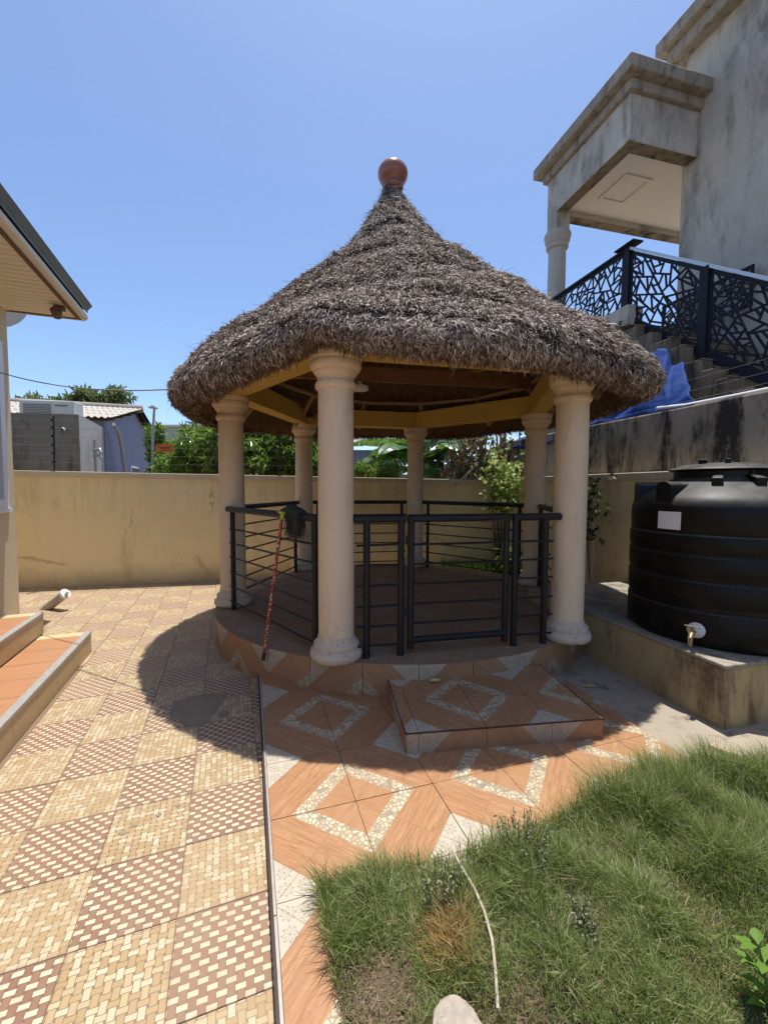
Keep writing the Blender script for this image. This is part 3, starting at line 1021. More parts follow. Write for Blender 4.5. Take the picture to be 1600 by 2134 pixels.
m_ = MB()
xs_ = np.linspace(-9.5, 2.3, 24)
for k in range(len(xs_) - 1):
    x0, x1 = xs_[k], xs_[k + 1]
    m_.add([(x0, wall_y(x0), -0.1), (x1, wall_y(x1), -0.1), (x1, wall_y(x1), wall_top(x1) - .085), (x0, wall_y(x0), wall_top(x0) - .085), (x0 - .03, wall_y(x0) + .15, -0.1), (x1 - .03, wall_y(x1) + .15, -0.1), (x1 - .03, wall_y(x1) + .15, wall_top(x1) - .085), (x0 - .03, wall_y(x0) + .15, wall_top(x0) - .085)], [(0, 1, 2, 3), (5, 4, 7, 6)])
obj('wall_face', m_, M['yellow_wall'], bw)
m_ = MB()
p0 = Vector((-9.5, wall_y(-9.5) + .075, wall_top(-9.5) - .043)); p1 = Vector((2.28, wall_y(2.28) + .075, wall_top(2.28) - .043))
m_.bar(p0, p1, 0.20, 0.086)
obj('coping', m_, M['coping'], bw, bevel=0.008)

rw = thing('boundary_wall', 'yellow painted boundary wall running behind the black water tank', 'wall', ND(4.145, -3, 0))
obj('wall_face', MB().box(4.145, 4.27, -9, 0.0, -0.1, 1.655, ND_T), M['yellow_wall'], rw)
obj('coping', MB().box(4.125, 4.29, -9, 0.0, 1.655, 1.745, ND_T), M['coping'], rw, bevel=0.008)

dp = MB().tube([ND(4.085, -2.37, 0.05), ND(4.085, -2.37, 0.8), ND(4.085, -2.35, 1.60), ND(4.11, -2.35, 1.64)], 0.026, 10)
o = obj('drain_pipe', dp, M['coping'], smooth=True, loc=ND(4.1, -2.37, 0.05), auto=50)
tag(o, 'thin upright pipe painted like the wall beside the black tank', 'pipe')

# ------------------------------------------------------------------ pavilion
pav = thing('pavilion', 'round open pavilion with thatched cone roof, pale columns and yellow beams', 'pavilion', (PC.x, PC.y, 0))
plat = obj('platform', MB().lathe([(PR - 0.012, -0.03), (PR - 0.012, PZ - 0.008)], (PC.x, PC.y, 0), 96), M['brown_grout'], pav)
# floor tiles, cut to the circle
circ = [(PC.x + PR * cos(a), PC.y + PR * sin(a)) for a in np.linspace(0, 2 * pi, 97)[:-1]]
for i in range(-7, 8):
    for j in range(-7, 8):
        e = 0.0045
        poly = [TG(i + e, j + e - 5), TG(i + 1 - e, j + e - 5), TG(i + 1 - e, j + 1 - e - 5), TG(i + e, j + 1 - e - 5)]
        far = max((Vector(p) - PC.xy).length for p in poly)
        if far > PR:
            for k in range(96):
                a = 2 * pi * (k + .5) / 96
                ca, sa = cos(a), sin(a)
                if len(poly) < 3: break
                if max((p[0] - PC.x) * ca + (p[1] - PC.y) * sa for p in poly) > PR * cos(pi / 96):
                    poly = clip(poly, PC.x + ca * PR * cos(pi / 96), PC.y + sa * PR * cos(pi / 96), -ca, -sa)
        if len(poly) < 3 or area(poly) < 0.003:
            continue
        jj = j - 5
        di, dj = uv_corner(i, jj)

        def uvf(x, y, i=i, j=jj, di=di, dj=dj):
            v = Vector((x, y)) - T0
            a = v.dot(TI) / TS - i; b = v.dot(TJ) / TS - j
            return (a if di == 0 else 1 - a, b if dj == 0 else 1 - b)
        obj('tile', MB().prism(poly, PZ - 0.012, PZ + random.uniform(-.0006, .0006), uvf), M['oak_dusty'], plat)
# curved riser tiles
NR = 31
for k in range(NR):
    a0 = math.radians(-110.2) + 2 * pi * k / NR
    a1 = a0 + 2 * pi / NR
    ge = 0.0011
    rm = MB()
    seg = 5
    for q in range(seg):
        u0, u1 = q / seg, (q + 1) / seg
        t0 = a0 + ge + (a1 - a0 - 2 * ge) * u0; t1 = a0 + ge + (a1 - a0 - 2 * ge) * u1
        vs = []
        for (rr, z) in ((PR + .004, -0.03), (PR + .004, PZ - 0.004), (PR - .006, PZ - 0.003)):
            vs += [(PC.x + rr * cos(t0), PC.y + rr * sin(t0), z), (PC.x + rr * cos(t1), PC.y + rr * sin(t1), z)]

        def UV(u, z):
            b = 1 - (PZ - 0.0 - z) / TS
            a = (1 - u) if k % 2 == 0 else u
            return (a, b)
        rm.add(vs, [(0, 1, 3, 2), (2, 3, 5, 4)], [[UV(u0, -.03), UV(u1, -.03), UV(u1, PZ), UV(u0, PZ)], [UV(u0, PZ), UV(u1, PZ), UV(u1, PZ), UV(u0, PZ)]])
    obj('riser_tile', rm, M['oak_riser'], plat, smooth=False)

# columns
shaft_prof = [(0.130, PZ + 0.13), (0.131, PZ + 0.5), (0.131, 1.3), (0.128, 2.0), (0.126, 2.262)]
base_prof = [(0.165, PZ), (0.186, PZ + .012), (0.195, PZ + .04), (0.190, PZ + .068), (0.170, PZ + .082), (0.163, PZ + .088), (0.168, PZ + .10), (0.170, PZ + .115), (0.163, PZ + .128), (0.148, PZ + .136), (0.141, PZ + .15), (0.136, PZ + .17), (0.1325, PZ + .18)]
cap_prof = [(0.126, 2.245), (0.138, 2.248), (0.147, 2.262), (0.149, 2.28), (0.143, 2.297), (0.133, 2.302), (0.131, 2.318), (0.135, 2.335), (0.146, 2.352), (0.156, 2.362), (0.157, 2.372), (0.166, 2.378), (0.178, 2.392), (0.184, 2.41), (0.184, 2.43), (0.180, 2.443), (0.186, 2.452), (0.189, 2.462), (0.189, 2.49), (0.184, 2.497)]
for (cx, cy) in COLS:
    c = obj('column', MB().lathe(shaft_prof, (cx, cy, 0), 40), M['stone_col'], pav, smooth=True, auto=50)
    b = MB().lathe(base_prof, (cx, cy, 0), 40)
    b.v = [(v[0] + 0.004 * mnoise.noise((v[0] * 22, v[1] * 22, v[2] * 30)), v[1] + 0.004 * mnoise.noise((v[0] * 22, v[1] * 22, v[2] * 30 + 9)), v[2]) for v in b.v]
    obj('column_base', b, M['stone_base'], c, smooth=True, auto=60)
    obj('capital', MB().lathe(cap_prof, (cx, cy, 0), 40), M['stone_col'], c, smooth=True, auto=35)
# ring beam
BZ0, BZ1 = 2.497, 2.735
hexo = []; hexi = []
for k in range(6):
    c = Vector(COLS[k]) - PC.xy
    hexo.append(PC.xy + c * ((c.length + 0.115) / c.length)); hexi.append(PC.xy + c * ((c.length - 0.115) / c.length))
for k in range(6):
    q = (k + 1) % 6
    poly = [tuple(hexo[k]), tuple(hexo[q]), tuple(hexi[q]), tuple(hexi[k])]
    cx = sum(p[0] for p in poly) / 4; cy = sum(p[1] for p in poly) / 4
    obj('beam', MB().prism(poly, BZ0, BZ1), M['beam'], pav, bevel=0.006)

# thatched roof
RC = Vector((0.26, 4.95))
PROF = [(0.07, 4.93), (0.085, 4.86), (0.135, 4.75), (0.225, 4.60), (0.36, 4.45), (0.47, 4.30), (0.615, 4.10), (0.84, 3.90), (1.16, 3.65), (1.43, 3.40), (1.71, 3.15), (2.02, 2.90), (2.24, 2.70), (2.40, 2.50), (2.45, 2.39), (2.435, 2.325), (2.37, 2.287), (2.26, 2.285)]
UNDER = [(2.26, 2.285), (2.15, 2.38), (1.90, 2.62), (1.42, 3.02), (0.95, 3.42), (0.45, 3.95), (0.08, 4.5)]
_s = np.cumsum([0] + [math.hypot(PROF[i + 1][0] - PROF[i][0], PROF[i + 1][1] - PROF[i][1]) for i in range(len(PROF) - 1)])
PRn = np.array([p[0] for p in PROF]); PZn = np.array([p[1] for p in PROF]); STOT = _s[-1]
HEM_A = np.radians([-180, -153, -135, -124, -114, -107, -101, -90, -62, -45, -33, 0, 47, 100, 145, 180])
HEM_D = np.array([0.03, 0.02, 0.01, 0.03, 0.10, 0.20, 0.13, 0.085, 0.045, 0.06, 0.13, 0.14, 0.14, 0.14, 0.06, 0.03])
RAD_A = np.radians([-180, -153, -120, -90, -60, -33, 0, 60, 120, 180])
RAD_D = np.array([0.0, 0.005, -0.02, -0.005, -0.015, 0.005, 0.0, 0.005, 0.0, 0.0])


def roof_pt(th, s, lift=0.0):
    """arrays th, s -> points, outward normals, downslope tangents"""
    s = np.clip(s, 0, STOT)
    r = np.interp(s, _s, PRn); z = np.interp(s, _s, PZn)
    e = 0.02
    r2 = np.interp(np.clip(s + e, 0, STOT), _s, PRn); z2 = np.interp(np.clip(s + e, 0, STOT), _s, PZn)
    r1 = np.interp(np.clip(s - e, 0, STOT), _s, PRn); z1 = np.interp(np.clip(s - e, 0, STOT), _s, PZn)
    tr, tz = r2 - r1, z2 - z1
    ln = np.maximum(np.hypot(tr, tz), 1e-6); tr, tz = tr / ln, tz / ln
    thw = (th + pi) % (2 * pi) - pi
    low = np.clip((2.95 - z) / 0.5, 0, 1)
    z = z + np.interp(thw, HEM_A, HEM_D) * low
    frac = np.clip(s / STOT, 0, 1)
    r = r * (1 + np.interp(thw, RAD_A, RAD_D) * frac)
    # courses of thatch: gentle irregular steps
    cs = s * 2.35 + 0.18 * np.sin(th * 3 + 1.0) + 0.12 * np.sin(th * 7)
    saw = (cs - np.floor(cs)) - 0.5
    dis = 0.030 * saw * np.clip(r / 0.5, 0, 1) + 0.030 * np.sin(th * 5.0 + s * 3) * np.sin(s * 4.1 + th * 2) * np.clip(r / 0.6, 0, 1)
    dis = dis + lift
    nr, nz = -tz, tr
    axx = RC.x + np.interp(z, [2.6, 4.9], [0.0, -0.185]); axy = RC.y
    rr = r + nr * dis
    P = np.stack([axx + rr * np.cos(th), axy + rr * np.sin(th), z + nz * dis], -1)
    N = np.stack([nr * np.cos(th), nr * np.sin(th), nz], -1)
    T = np.stack([tr * np.cos(th), tr * np.sin(th), tz], -1)
    return P, N, T


NT_, NS_ = 120, 44
th = np.linspace(0, 2 * pi, NT_ + 1)[:-1]
ss = np.linspace(0, STOT, NS_)
TH, S2 = np.meshgrid(th, ss, indexing='ij')
P, N, T = roof_pt(TH.ravel(), S2.ravel(), -0.03)
V = list(P)
rm = MB(); rm.v = [tuple(v) for v in V]
for a in range(NT_):
    for b in range(NS_ - 1):
        a2 = (a + 1) % NT_
        rm.f.append((a * NS_ + b, a2 * NS_ + b, a2 * NS_ + b + 1, a * NS_ + b + 1)); rm.uv.append(None); rm.mi.append(0)
# inside skin
o0 = len(rm.v)
NU = len(UNDER)
for a in range(NT_):
    thw = (th[a] + pi) % (2 * pi) - pi
    hd = float(np.interp(thw, HEM_A, HEM_D))
    for k, (r, z) in enumerate(UNDER):
        lo = max(0.0, min(1.0, (2.95 - z) / 0.5))
        ax = RC.x + float(np.interp(z, [2.6, 4.9], [0.0, -0.185]))
        rm.v.append((ax + r * cos(th[a]), RC.y + r * sin(th[a]), z + hd * lo))
for a in range(NT_):
    a2 = (a + 1) % NT_
    for k in range(NU - 1):
        rm.f.append((o0 + a * NU + k, o0 + a2 * NU + k, o0 + a2 * NU + k + 1, o0 + a * NU + k + 1)); rm.uv.append(None); rm.mi.append(1)
    rm.f.append((a * NS_ + NS_ - 1, a2 * NS_ + NS_ - 1, o0 + a2 * NU, o0 + a * NU)); rm.uv.append(None); rm.mi.append(1)
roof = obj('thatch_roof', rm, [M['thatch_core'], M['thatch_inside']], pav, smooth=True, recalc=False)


def make_straw():
    n = 460000
    # sample s by area (radius)
    sg = np.linspace(0, STOT, 400); rg = np.interp(sg, _s, PRn) + 0.05
    cdf = np.cumsum(rg); cdf /= cdf[-1]
    s = np.interp(rng.random(n), cdf, sg)
    tt = rng.uniform(-pi, pi, n)
    # fewer on the far side
    farside = (np.sin(tt) > 0.35) & (rng.random(n) < 0.55)
    s, tt = s[~farside], tt[~farside]
    n = len(s)
    lift = rng.uniform(-0.03, 0.006, n)
    P, N, T = roof_pt(tt, s, lift)
    B = np.cross(N, T)
    spread = rng.normal(0, 0.62, n)
    # tufts share a swirl
    sw = np.array([mnoise.noise((p[0] * 7, p[1] * 7, p[2] * 7)) for p in P])
    sw2 = np.array([mnoise.noise((p[0] * 18 + 4, p[1] * 18, p[2] * 18)) for p in P])
    spread += sw * 1.3 + sw2 * 1.0
    P = P + N * (0.030 * sw2 + 0.022 * sw)[:, None]
    up = rng.uniform(0.08, 0.8, n) + 0.15 * sw
    low = np.clip((2.45 - P[:, 2]) / 0.2, 0, 1) * 0.3
    d0 = unit(T * np.cos(spread)[:, None] + B * np.sin(spread)[:, None] + N * up[:, None] - np.array([0, 0, 1]) * (low * 0.7)[:, None])
    d1 = unit(d0 - N * (up * 0.5)[:, None] - np.array([0, 0, 1]) * rng.uniform(-0.15, 0.7, n)[:, None] + rng.normal(0, 0.22, (n, 3)))
    L = rng.uniform(0.02, 0.058, n) * np.where(s < 0.45, 2.3, 1.0) * (1 + 0.7 * (rng.random(n) < 0.08))
    W = rng.uniform(0.0035, 0.0085, n)
    # stray long straws that stick out
    stray = rng.random(n) < 0.003
    L[stray] = rng.uniform(0.09, 0.18, stray.sum()); W[stray] = 0.003
    d0[stray] = unit(d0[stray] + N[stray] * 0.7); d1[stray] = unit(d1[stray] + N[stray] * 0.5)
    side = unit(np.cross(d0, N + rng.normal(0, 0.5, (n, 3))))
    v, q, t = blades(P, d0, d1, side, L, W)
    np_mesh('straw', v, [q, t], M['straw'], parent=pav, kind='stuff')
    # hem fringe and the underside
    n = 26000
    tt = rng.uniform(-pi, pi, n)
    s = STOT - np.abs(rng.normal(0, 0.10, n))
    P, N, T = roof_pt(tt, s, rng.uniform(-0.06, -0.01, n))
    rad = np.stack([np.cos(tt), np.sin(tt), np.zeros(n)], 1)
    d0 = unit(-rad * rng.uniform(-0.25, 0.45, n)[:, None] + np.array([0, 0, -1.0]) + rng.normal(0, 0.22, (n, 3)))
    d1 = unit(d0 + np.array([0, 0, -0.6]) + rng.normal(0, 0.15, (n, 3)))
    L = rng.uniform(0.03, 0.09, n)
    side = unit(np.cross(d0, rad + rng.normal(0, 0.4, (n, 3))))
    v1, q1, t1 = blades(P, d0, d1, side, L, rng.uniform(0.004, 0.008, n))
    n = 36000
    tt = rng.uniform(-pi, pi, n)
    k = np.sqrt(rng.uniform(0.15, 1, n))
    ur = np.array([u[0] for u in UNDER])[::-1]; uz = np.array([u[1] for u in UNDER])[::-1]
    r = k * 2.26
    z = np.interp(r, ur, uz)
    thw = (tt + pi) % (2 * pi) - pi
    z = z + np.interp(thw, HEM_A, HEM_D) * np.clip((2.95 - z) / 0.5, 0, 1)
    rad = np.stack([np.cos(tt), np.sin(tt), np.zeros(n)], 1)
    P = np.stack([RC.x + r * np.cos(tt), RC.y + r * np.sin(tt), z + 0.005], 1)
    d0 = unit(rad * rng.uniform(0.25, 1.1, n)[:, None] + np.array([0, 0, -1.0]) + rng.normal(0, 0.25, (n, 3)))
    side = unit(np.cross(d0, rad + rng.normal(0, 0.5, (n, 3))))
    v2, q2, t2 = blades(P, d0, d0, side, rng.uniform(0.05, 0.14, n), rng.uniform(0.004, 0.008, n))
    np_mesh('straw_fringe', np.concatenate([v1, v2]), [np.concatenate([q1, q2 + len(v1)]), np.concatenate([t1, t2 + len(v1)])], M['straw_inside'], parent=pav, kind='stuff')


make_straw()

# rafters, battens, the wide tie board
for k in range(12):
    a = math.radians(-101 + 30 * k)
    p0 = Vector((RC.x + 2.08 * cos(a), RC.y + 2.08 * sin(a), 2.40 + float(np.interp((a + pi) % (2 * pi) - pi, HEM_A, HEM_D))))
    p1 = Vector((0.11 + 0.10 * cos(a), RC.y + 0.10 * sin(a), 4.30))
    obj('rafter', MB().bar(p0, p1, 0.055, 0.09), M['timber'], pav)
for (r, z) in ((1.90, 2.55), (1.60, 2.83), (1.28, 3.11), (0.95, 3.40), (0.62, 3.72)):
    for k in range(12):
        a = math.radians(-101 + 30 * k); b = a + pi / 6
        obj('batten', MB().bar((RC.x + r * cos(a), RC.y + r * sin(a), z), (RC.x + r * cos(b), RC.y + r * sin(b), z), 0.05, 0.035), M['timber'], pav)
obj('tie_board', MB().bar((-1.50, 4.66, 2.84), (1.80, 5.22, 2.84), 0.05, 0.16), M['brown_board'], pav)
# clay pot finial
fz = 4.90
fz += 0.02
prof = [(0.105, fz - .03), (0.118, fz), (0.120, fz + .02), (0.112, fz + .035), (0.106, fz + .034), (0.128, fz + .055), (0.152, fz + .085), (0.166, fz + .122), (0.169, fz + .160), (0.160, fz + .198), (0.138, fz + .232), (0.105, fz + .256), (0.060, fz + .272), (0.02, fz + .276)]
Tf = Matrix.Rotation(math.radians(4), 4, 'Y')
obj('finial', MB().lathe(prof, (0.083, 4.95, 0), 36), M['clay'], pav, smooth=True)
o = MB().lathe([(0.09, 2.665), (0.10, 2.668), (0.105, 2.69), (0.10, 2.71), (0.03, 2.715), (0.03, 2.76)], (-0.285, 4.90, 0), 24)
o = obj('ceiling_lamp', o, M['lamp_white'], smooth=True, auto=40, loc=(-0.285, 4.90, 2.76))
tag(o, 'small round white lamp hanging under the brown board inside the roof', 'lamp')

# entrance step
SD = Vector((0.5484, 2.694)); SA = 0.138
SI, SJ = Vector((cos(SA), sin(SA))), Vector((sin(SA), -cos(SA)))
stp = thing('entrance_step', 'low rectangular step tiled with wood pattern before the pavilion gate', 'step', (SD.x, SD.y, TZ))
SZ = 0.18
sx0, sx1, sy0, sy1 = -0.468, 0.722, -0.42, 0.343


def SG(i, j):
    q = SD + SI * i + SJ * j
    return (q.x, q.y)


obj('step_core', MB().prism([SG(sx0 + .008, sy0), SG(sx1 - .008, sy0), SG(sx1 - .008, sy1 - .008), SG(sx0 + .008, sy1 - .008)], TZ - 0.02, SZ - 0.008), M['brown_grout'], stp)
for i in range(-2, 3):
    for j in range(-2, 2):
        e = 0.0018
        poly = [(i * .4 + e, j * .4 + e), (i * .4 + .4 - e, j * .4 + e), (i * .4 + .4 - e, j * .4 + .4 - e), (i * .4 + e, j * .4 + .4 - e)]
        for (a, b, c, d) in ((sx0, 0, 1, 0), (sx1, 0, -1, 0), (0, sy0, 0, 1), (0, sy1, 0, -1)):
            poly = clip(poly, a, b, c, d)
            if len(poly) < 3: break
        if len(poly) < 3 or area(poly) < 0.002: continue
        di, dj = uv_corner(i, j)

        def uvf(x, y, i=i, j=j, di=di, dj=dj):
            v = Vector((x, y)) - SD
            a = v.dot(SI) / .4 - i; b = v.dot(SJ) / .4 - j
            return (a if di == 0 else 1 - a, b if dj == 0 else 1 - b)
        obj('tile', MB().prism([SG(*p) for p in poly], SZ - 0.01, SZ, uvf), M['oak'], stp)


for (q0_, q1_) in (((sx0 - .008, sy1 + .008), (sx1 + .008, sy1 + .008)), ((sx0 - .008, sy0), (sx0 - .008, sy1 + .008)), ((sx1 + .008, sy0), (sx1 + .008, sy1 + .008))):
    w0_, w1_ = SG(*q0_), SG(*q1_)
    obj('edge_trim', MB().bar((w0_[0], w0_[1], SZ - .002), (w1_[0], w1_[1], SZ - .002), .006, .007), M['brown_trim'], stp)


def riser_strip(a_from, a_to, mk, phase):
    """flat riser tiles along a straight edge; mk(s, z, depth) gives the point"""
    k0 = math.floor((a_from - phase) / .4); k = k0
    while phase + k * .4 < a_to - 1e-6:
        u0 = max(a_from, phase + k * .4) + .0015; u1 = min(a_to, phase + (k + 1) * .4) - .0015
        k += 1
        if u1 - u0 < 0.01: continue
        vs = [mk(u0, TZ - .02, 0), mk(u1, TZ - .02, 0), mk(u1, SZ - .001, 0), mk(u0, SZ - .001, 0), mk(u0, TZ - .02, -.008), mk(u1, TZ - .02, -.008), mk(u1, SZ - .001, -.008), mk(u0, SZ - .001, -.008)]
        fs = [(0, 1, 2, 3), (7, 6, 5, 4), (3, 2, 6, 7), (1, 5, 6, 2), (0, 3, 7, 4)]

        def UV(v, kk=k - 1):
            s_, z_ = v
            f = (s_ - phase) / .4 - kk
            return ((1 - f) if kk % 2 == 0 else f, 1 - (SZ - z_) / .4)
        par = [(u0, TZ - .02), (u1, TZ - .02), (u1, SZ), (u0, SZ)] * 2
        obj('riser_tile', MB().add(vs, fs, [[UV(par[q]) for q in f] for f in fs]), M['oak_riser'], stp)


riser_strip(sx0, sx1, lambda s, z, d: (*SG(s, sy1 + .006 + d), z), -0.4)
riser_strip(sy0, sy1, lambda s, z, d: (*SG(sx0 - .006 - d, s), z), -0.0)
riser_strip(sy0, sy1, lambda s, z, d: (*SG(sx1 + .006 + d, s), z), -0.2)


# railings
def rail_points(k0, k1, out=0.05):
    a = Vector(COLS[k0]); b = Vector(COLS[k1])
    d = (b - a).normalized()
    n = Vector((d.y, -d.x))
    mid = (a + b) / 2
    if (mid - PC.xy).dot(n) < 0:
        n = -n
    s = math.sqrt(0.131 ** 2 - out ** 2)
    return a + d * (s - 0.004) + n * out, b - d * (s - 0.004) + n * out


RODS = [0.375, 0.525, 0.675, 0.83, 0.98, 1.13]


def railing(k0, k1, label, out=0.05, posts=(0.06, 0.94)):
    a, b = rail_points(k0, k1, out)
    d = (b - a)
    t = thing('railing', label, 'railing', ((a.x + b.x) / 2, (a.y + b.y) / 2, PZ), 'black railings between the pavilion columns')
    obj('top_rail', MB().tube([(a.x, a.y, 1.325), (b.x, b.y, 1.325)], 0.03, 12), M['rail'], t, smooth=True, auto=50)
    for f in posts:
        p = a + d * f
        obj('post', MB().tube([(p.x, p.y, PZ), (p.x, p.y, 1.31)], 0.024, 10), M['rail'], t, smooth=True, auto=50)
    for z in RODS:
        f0, f1 = max(0.005, posts[0] - 0.045), min(0.995, posts[-1] + 0.045)
        p, q = a + d * f0, a + d * f1
        obj('rod', MB().tube([(p.x, p.y, z + random.uniform(-.006, .006)), (q.x, q.y, z + random.uniform(-.006, .006))], 0.0095, 6), M['rail'], t, smooth=True, auto=50)


railing(0, 1, 'black tube railing left of the gate with a mop hung over it', 0.085, (0.035, 0.93))
railing(1, 2, 'black railing on the left rear side, beside the courtyard and seen behind the mop', 0.05)
railing(2, 3, 'black railing at the back, nearest the leafy shrub', 0.05)
railing(3, 4, 'black railing at the back, before the grassy bed and creeper', 0.05)
railing(4, 5, 'black railing on the right side, nearest the water tank', 0.05)
# front side: two short fixed panels and a gate
fa, fb = rail_points(0, 5, 0.06)
fd = fb - fa


def fpt(u):
    """parameter along the front line where the picture column u falls"""
    k = (u - 800) / 879.0
    return (k * fa.y - fa.x) / (fd.x - k * fd.y)


def front_panel(u0, u1, posts, label, name='railing', cat='railing', frame=False):
    q0, q1 = fpt(u0), fpt(u1)
    a, b = fa + fd * q0, fa + fd * q1
    mid = (a + b) / 2
    t = thing(name, label, cat, (mid.x, mid.y, PZ), 'black railings between the pavilion columns' if name == 'railing' else None)
    obj('top_rail', MB().tube([(a.x, a.y, 1.325), (b.x, b.y, 1.325)], 0.03, 12), M['rail'], t, smooth=True, auto=50)
    pp = [fa + fd * fpt(u) for u in posts]
    for p in pp:
        obj('stile' if frame else 'post', MB().tube([(p.x, p.y, PZ + (0.045 if frame else 0)), (p.x, p.y, 1.31)], 0.026, 10), M['rail'], t, smooth=True, auto=50)
    if frame:
        obj('bottom_rail', MB().tube([(pp[0].x, pp[0].y, 0.40), (pp[1].x, pp[1].y, 0.40)], 0.026, 10), M['rail'], t, smooth=True, auto=50)
    dd = fd.normalized()
    e = 0.0 if frame else 0.075
    for z in (RODS[1:] if frame else RODS):
        p = pp[0] - dd * e; q = pp[1] + dd * e
        if not frame and u0 < 800: q = pp[1]
        if not frame and u0 > 1000: p = pp[0]
        obj('rod', MB().tube([(p.x, p.y, z + random.uniform(-.004, .004)), (q.x, q.y, z + random.uniform(-.004, .004))], 0.0095, 6), M['rail'], t, smooth=True, auto=50)
    return t, pp


front_panel(738, 845, (764, 836), 'short black railing panel between the front column and the gate')
t, pp = front_panel(1068, 1167, (1075, 1138), 'short black railing panel between the gate and the right column')
gate, gp = front_panel(850, 1064, (857, 1056), 'black tube gate standing closed at the top of the tiled step', 'gate', 'gate', True)
for z in (0.62, 1.16):
    p = gp[0]
    obj('hinge', MB().tube([(p.x - 0.03, p.y - 0.012, z - .03), (p.x - 0.03, p.y - 0.012, z + .03)], 0.014, 8), M['rail'], gate)
p = gp[1]
dd_ = fd.normalized()
obj('latch', MB().tube([(p.x - dd_.x * .22, p.y - dd_.y * .22 - .03, 1.30), (p.x + dd_.x * .03, p.y + dd_.y * .03 - .03, 1.31)], 0.008, 6).tube([(p.x - dd_.x * .12, p.y - dd_.y * .12 - .03, 1.30), (p.x - dd_.x * .12, p.y - dd_.y * .12 - .03, 1.21)], 0.009, 6), M['brown_trim'], gate)

# mop hung over the left railing
la, lb = rail_points(0, 1, 0.085)
ld = (lb - la).normalized()
q = 0.80
mr = None
for f in np.linspace(0, 1, 200):
    p = la + (lb - la) * f
    if p.x / p.y < (600 - 800) / 879.0:
        mr = p; break
ln_ = Vector((-0.745, -0.667))                 # outward of that railing
mop = thing('mop', 'mop with red patterned pole and dark cloth head over the railing', 'mop', (-0.927, 3.23, 0.2))
top = Vector((mr.x + ln_.x * .045, mr.y + ln_.y * .045, 1.335)); foot = Vector((-0.935, 3.215, 0.205))
obj('pole', MB().tube([foot + (top - foot) * 0.045, top], 0.0125, 10), M['mop_pole'], mop, smooth=True, auto=50)
obj('pole_end', MB().tube([foot, foot + (top - foot) * 0.05], 0.0145, 10), M['black'], mop, smooth=True, auto=50)
ax = (top - foot).normalized()
obj('collar', MB().tube([top - ax * .045, top, top + ax * .005, top + ax * .016], [0.016, 0.02, 0.036, 0.044], 14), M['lime'], mop, smooth=True, auto=50)
# cloth head lying over the rail
mb = MB()
c0 = Vector((mr.x - ld.x * .075, mr.y - ld.y * .075, 1.36))
e1 = Vector((-ld.x, -ld.y, 0)); e2 = Vector((-ln_.x, -ln_.y, 0))
for a in range(17):
    for b in range(9):
        u = a / 16 * 2 - 1; v = b / 8
        ph = v * pi
        p = c0 + e1 * (u * 0.145) + e2 * (-cos(ph) * 0.06) + Vector((0, 0, sin(ph) * 0.055 * math.sqrt(max(0, 1 - u * u * .92)) - 0.02 * abs(u)))
        nz_ = mnoise.noise((p.x * 18, p.y * 18, p.z * 18))
        mb.v.append((p.x, p.y, p.z + nz_ * 0.008))
for a in range(16):
    for b in range(8):
        k = a * 9 + b
        mb.f.append((k, k + 9, k + 10, k + 1)); mb.uv.append(None); mb.mi.append(0)
obj('mop_cloth', mb, M['mop_head'], mop, smooth=True)
n = 420
u = rng.uniform(-0.02, 0.155, n)
base = np.array([(c0 + e1 * float(uu) + e2 * rng.uniform(-0.055, 0.03) + Vector((0, 0, rng.uniform(-0.03, .0)))) for uu in u])
dn = unit(np.stack([rng.normal(0, .10, n), rng.normal(0, .10, n), -np.ones(n)], 1))
v, qd, tr = blades(base, dn, unit(dn + rng.normal(0, .12, (n, 3))), unit(rng.normal(0, 1, (n, 3)) * np.array([1, 1, .1])), rng.uniform(0.14, 0.25, n), rng.uniform(.004, .008, n))
np_mesh('mop_yarn', v, [qd, tr], M['mop_yarn'], parent=mop, kind='stuff')

# ------------------------------------------------------------------ tank on its plinth
pl = thing('tank_plinth', 'stained yellow plinth under the black water tank', 'plinth', ND(3.4, -4.3, 0))
pn0 = 2.772
obj('plinth_body', MB().box(pn0, 4.14, -5.07, -2.9, -0.03, 0.405, ND_T), M['plinth'], pl, bevel=0.012)
sl = MB()
obj('plinth_slab', MB().box(pn0 - .012, 4.138, -5.08, -2.9, 0.405, 0.432, ND_T), M['slab'], pl, bevel=0.008)
sl = MB().box(pn0 + .04, 3.3, -4.62, -4.05, 0.432, 0.444, ND_T)

TC = Vector((2.672, 3.35, 0.432))
TR = 0.615
tank = thing('water_tank', 'large black ribbed plastic water tank on the yellow plinth', 'water tank', TC)
prof = [(TR - .035, 0.432), (TR - .005, 0.455), (TR, 0.50), (TR, 0.66), (TR - .004, 0.668), (TR - .009, 0.676), (TR - .009, 0.69), (TR - .004, 0.70), (TR, 0.71), (TR, 0.86), (TR - .004, 0.868), (TR - .009, 0.876), (TR - .009, 0.89), (TR - .004, 0.90), (TR, 0.91), (TR, 1.03), (TR - .004, 1.04), (TR - .009, 1.048), (TR - .009, 1.06), (TR - .004, 1.07), (TR, 1.08), (TR, 1.17), (TR - .004, 1.18), (TR - .012, 1.188), (TR - .008, 1.20), (TR - .006, 1.34), (TR - .010, 1.37), (TR - .026, 1.41), (TR - .06, 1.445), (TR - .13, 1.485), (0.40, 1.535), (0.345, 1.555), (0.32, 1.575), (0.32, 1.622)]
prof = [(r, 0.432 + (z - 0.432) * 1.055) for r, z in prof]
obj('body', MB().lathe(prof, (TC.x, TC.y, 0), 72), M['tank'], tank, smooth=True, auto=38)
lidp = [(0.31, 1.622), (0.345, 1.627), (0.36, 1.638), (0.345, 1.65), (0.26, 1.675), (0.14, 1.69), (0.02, 1.693)]
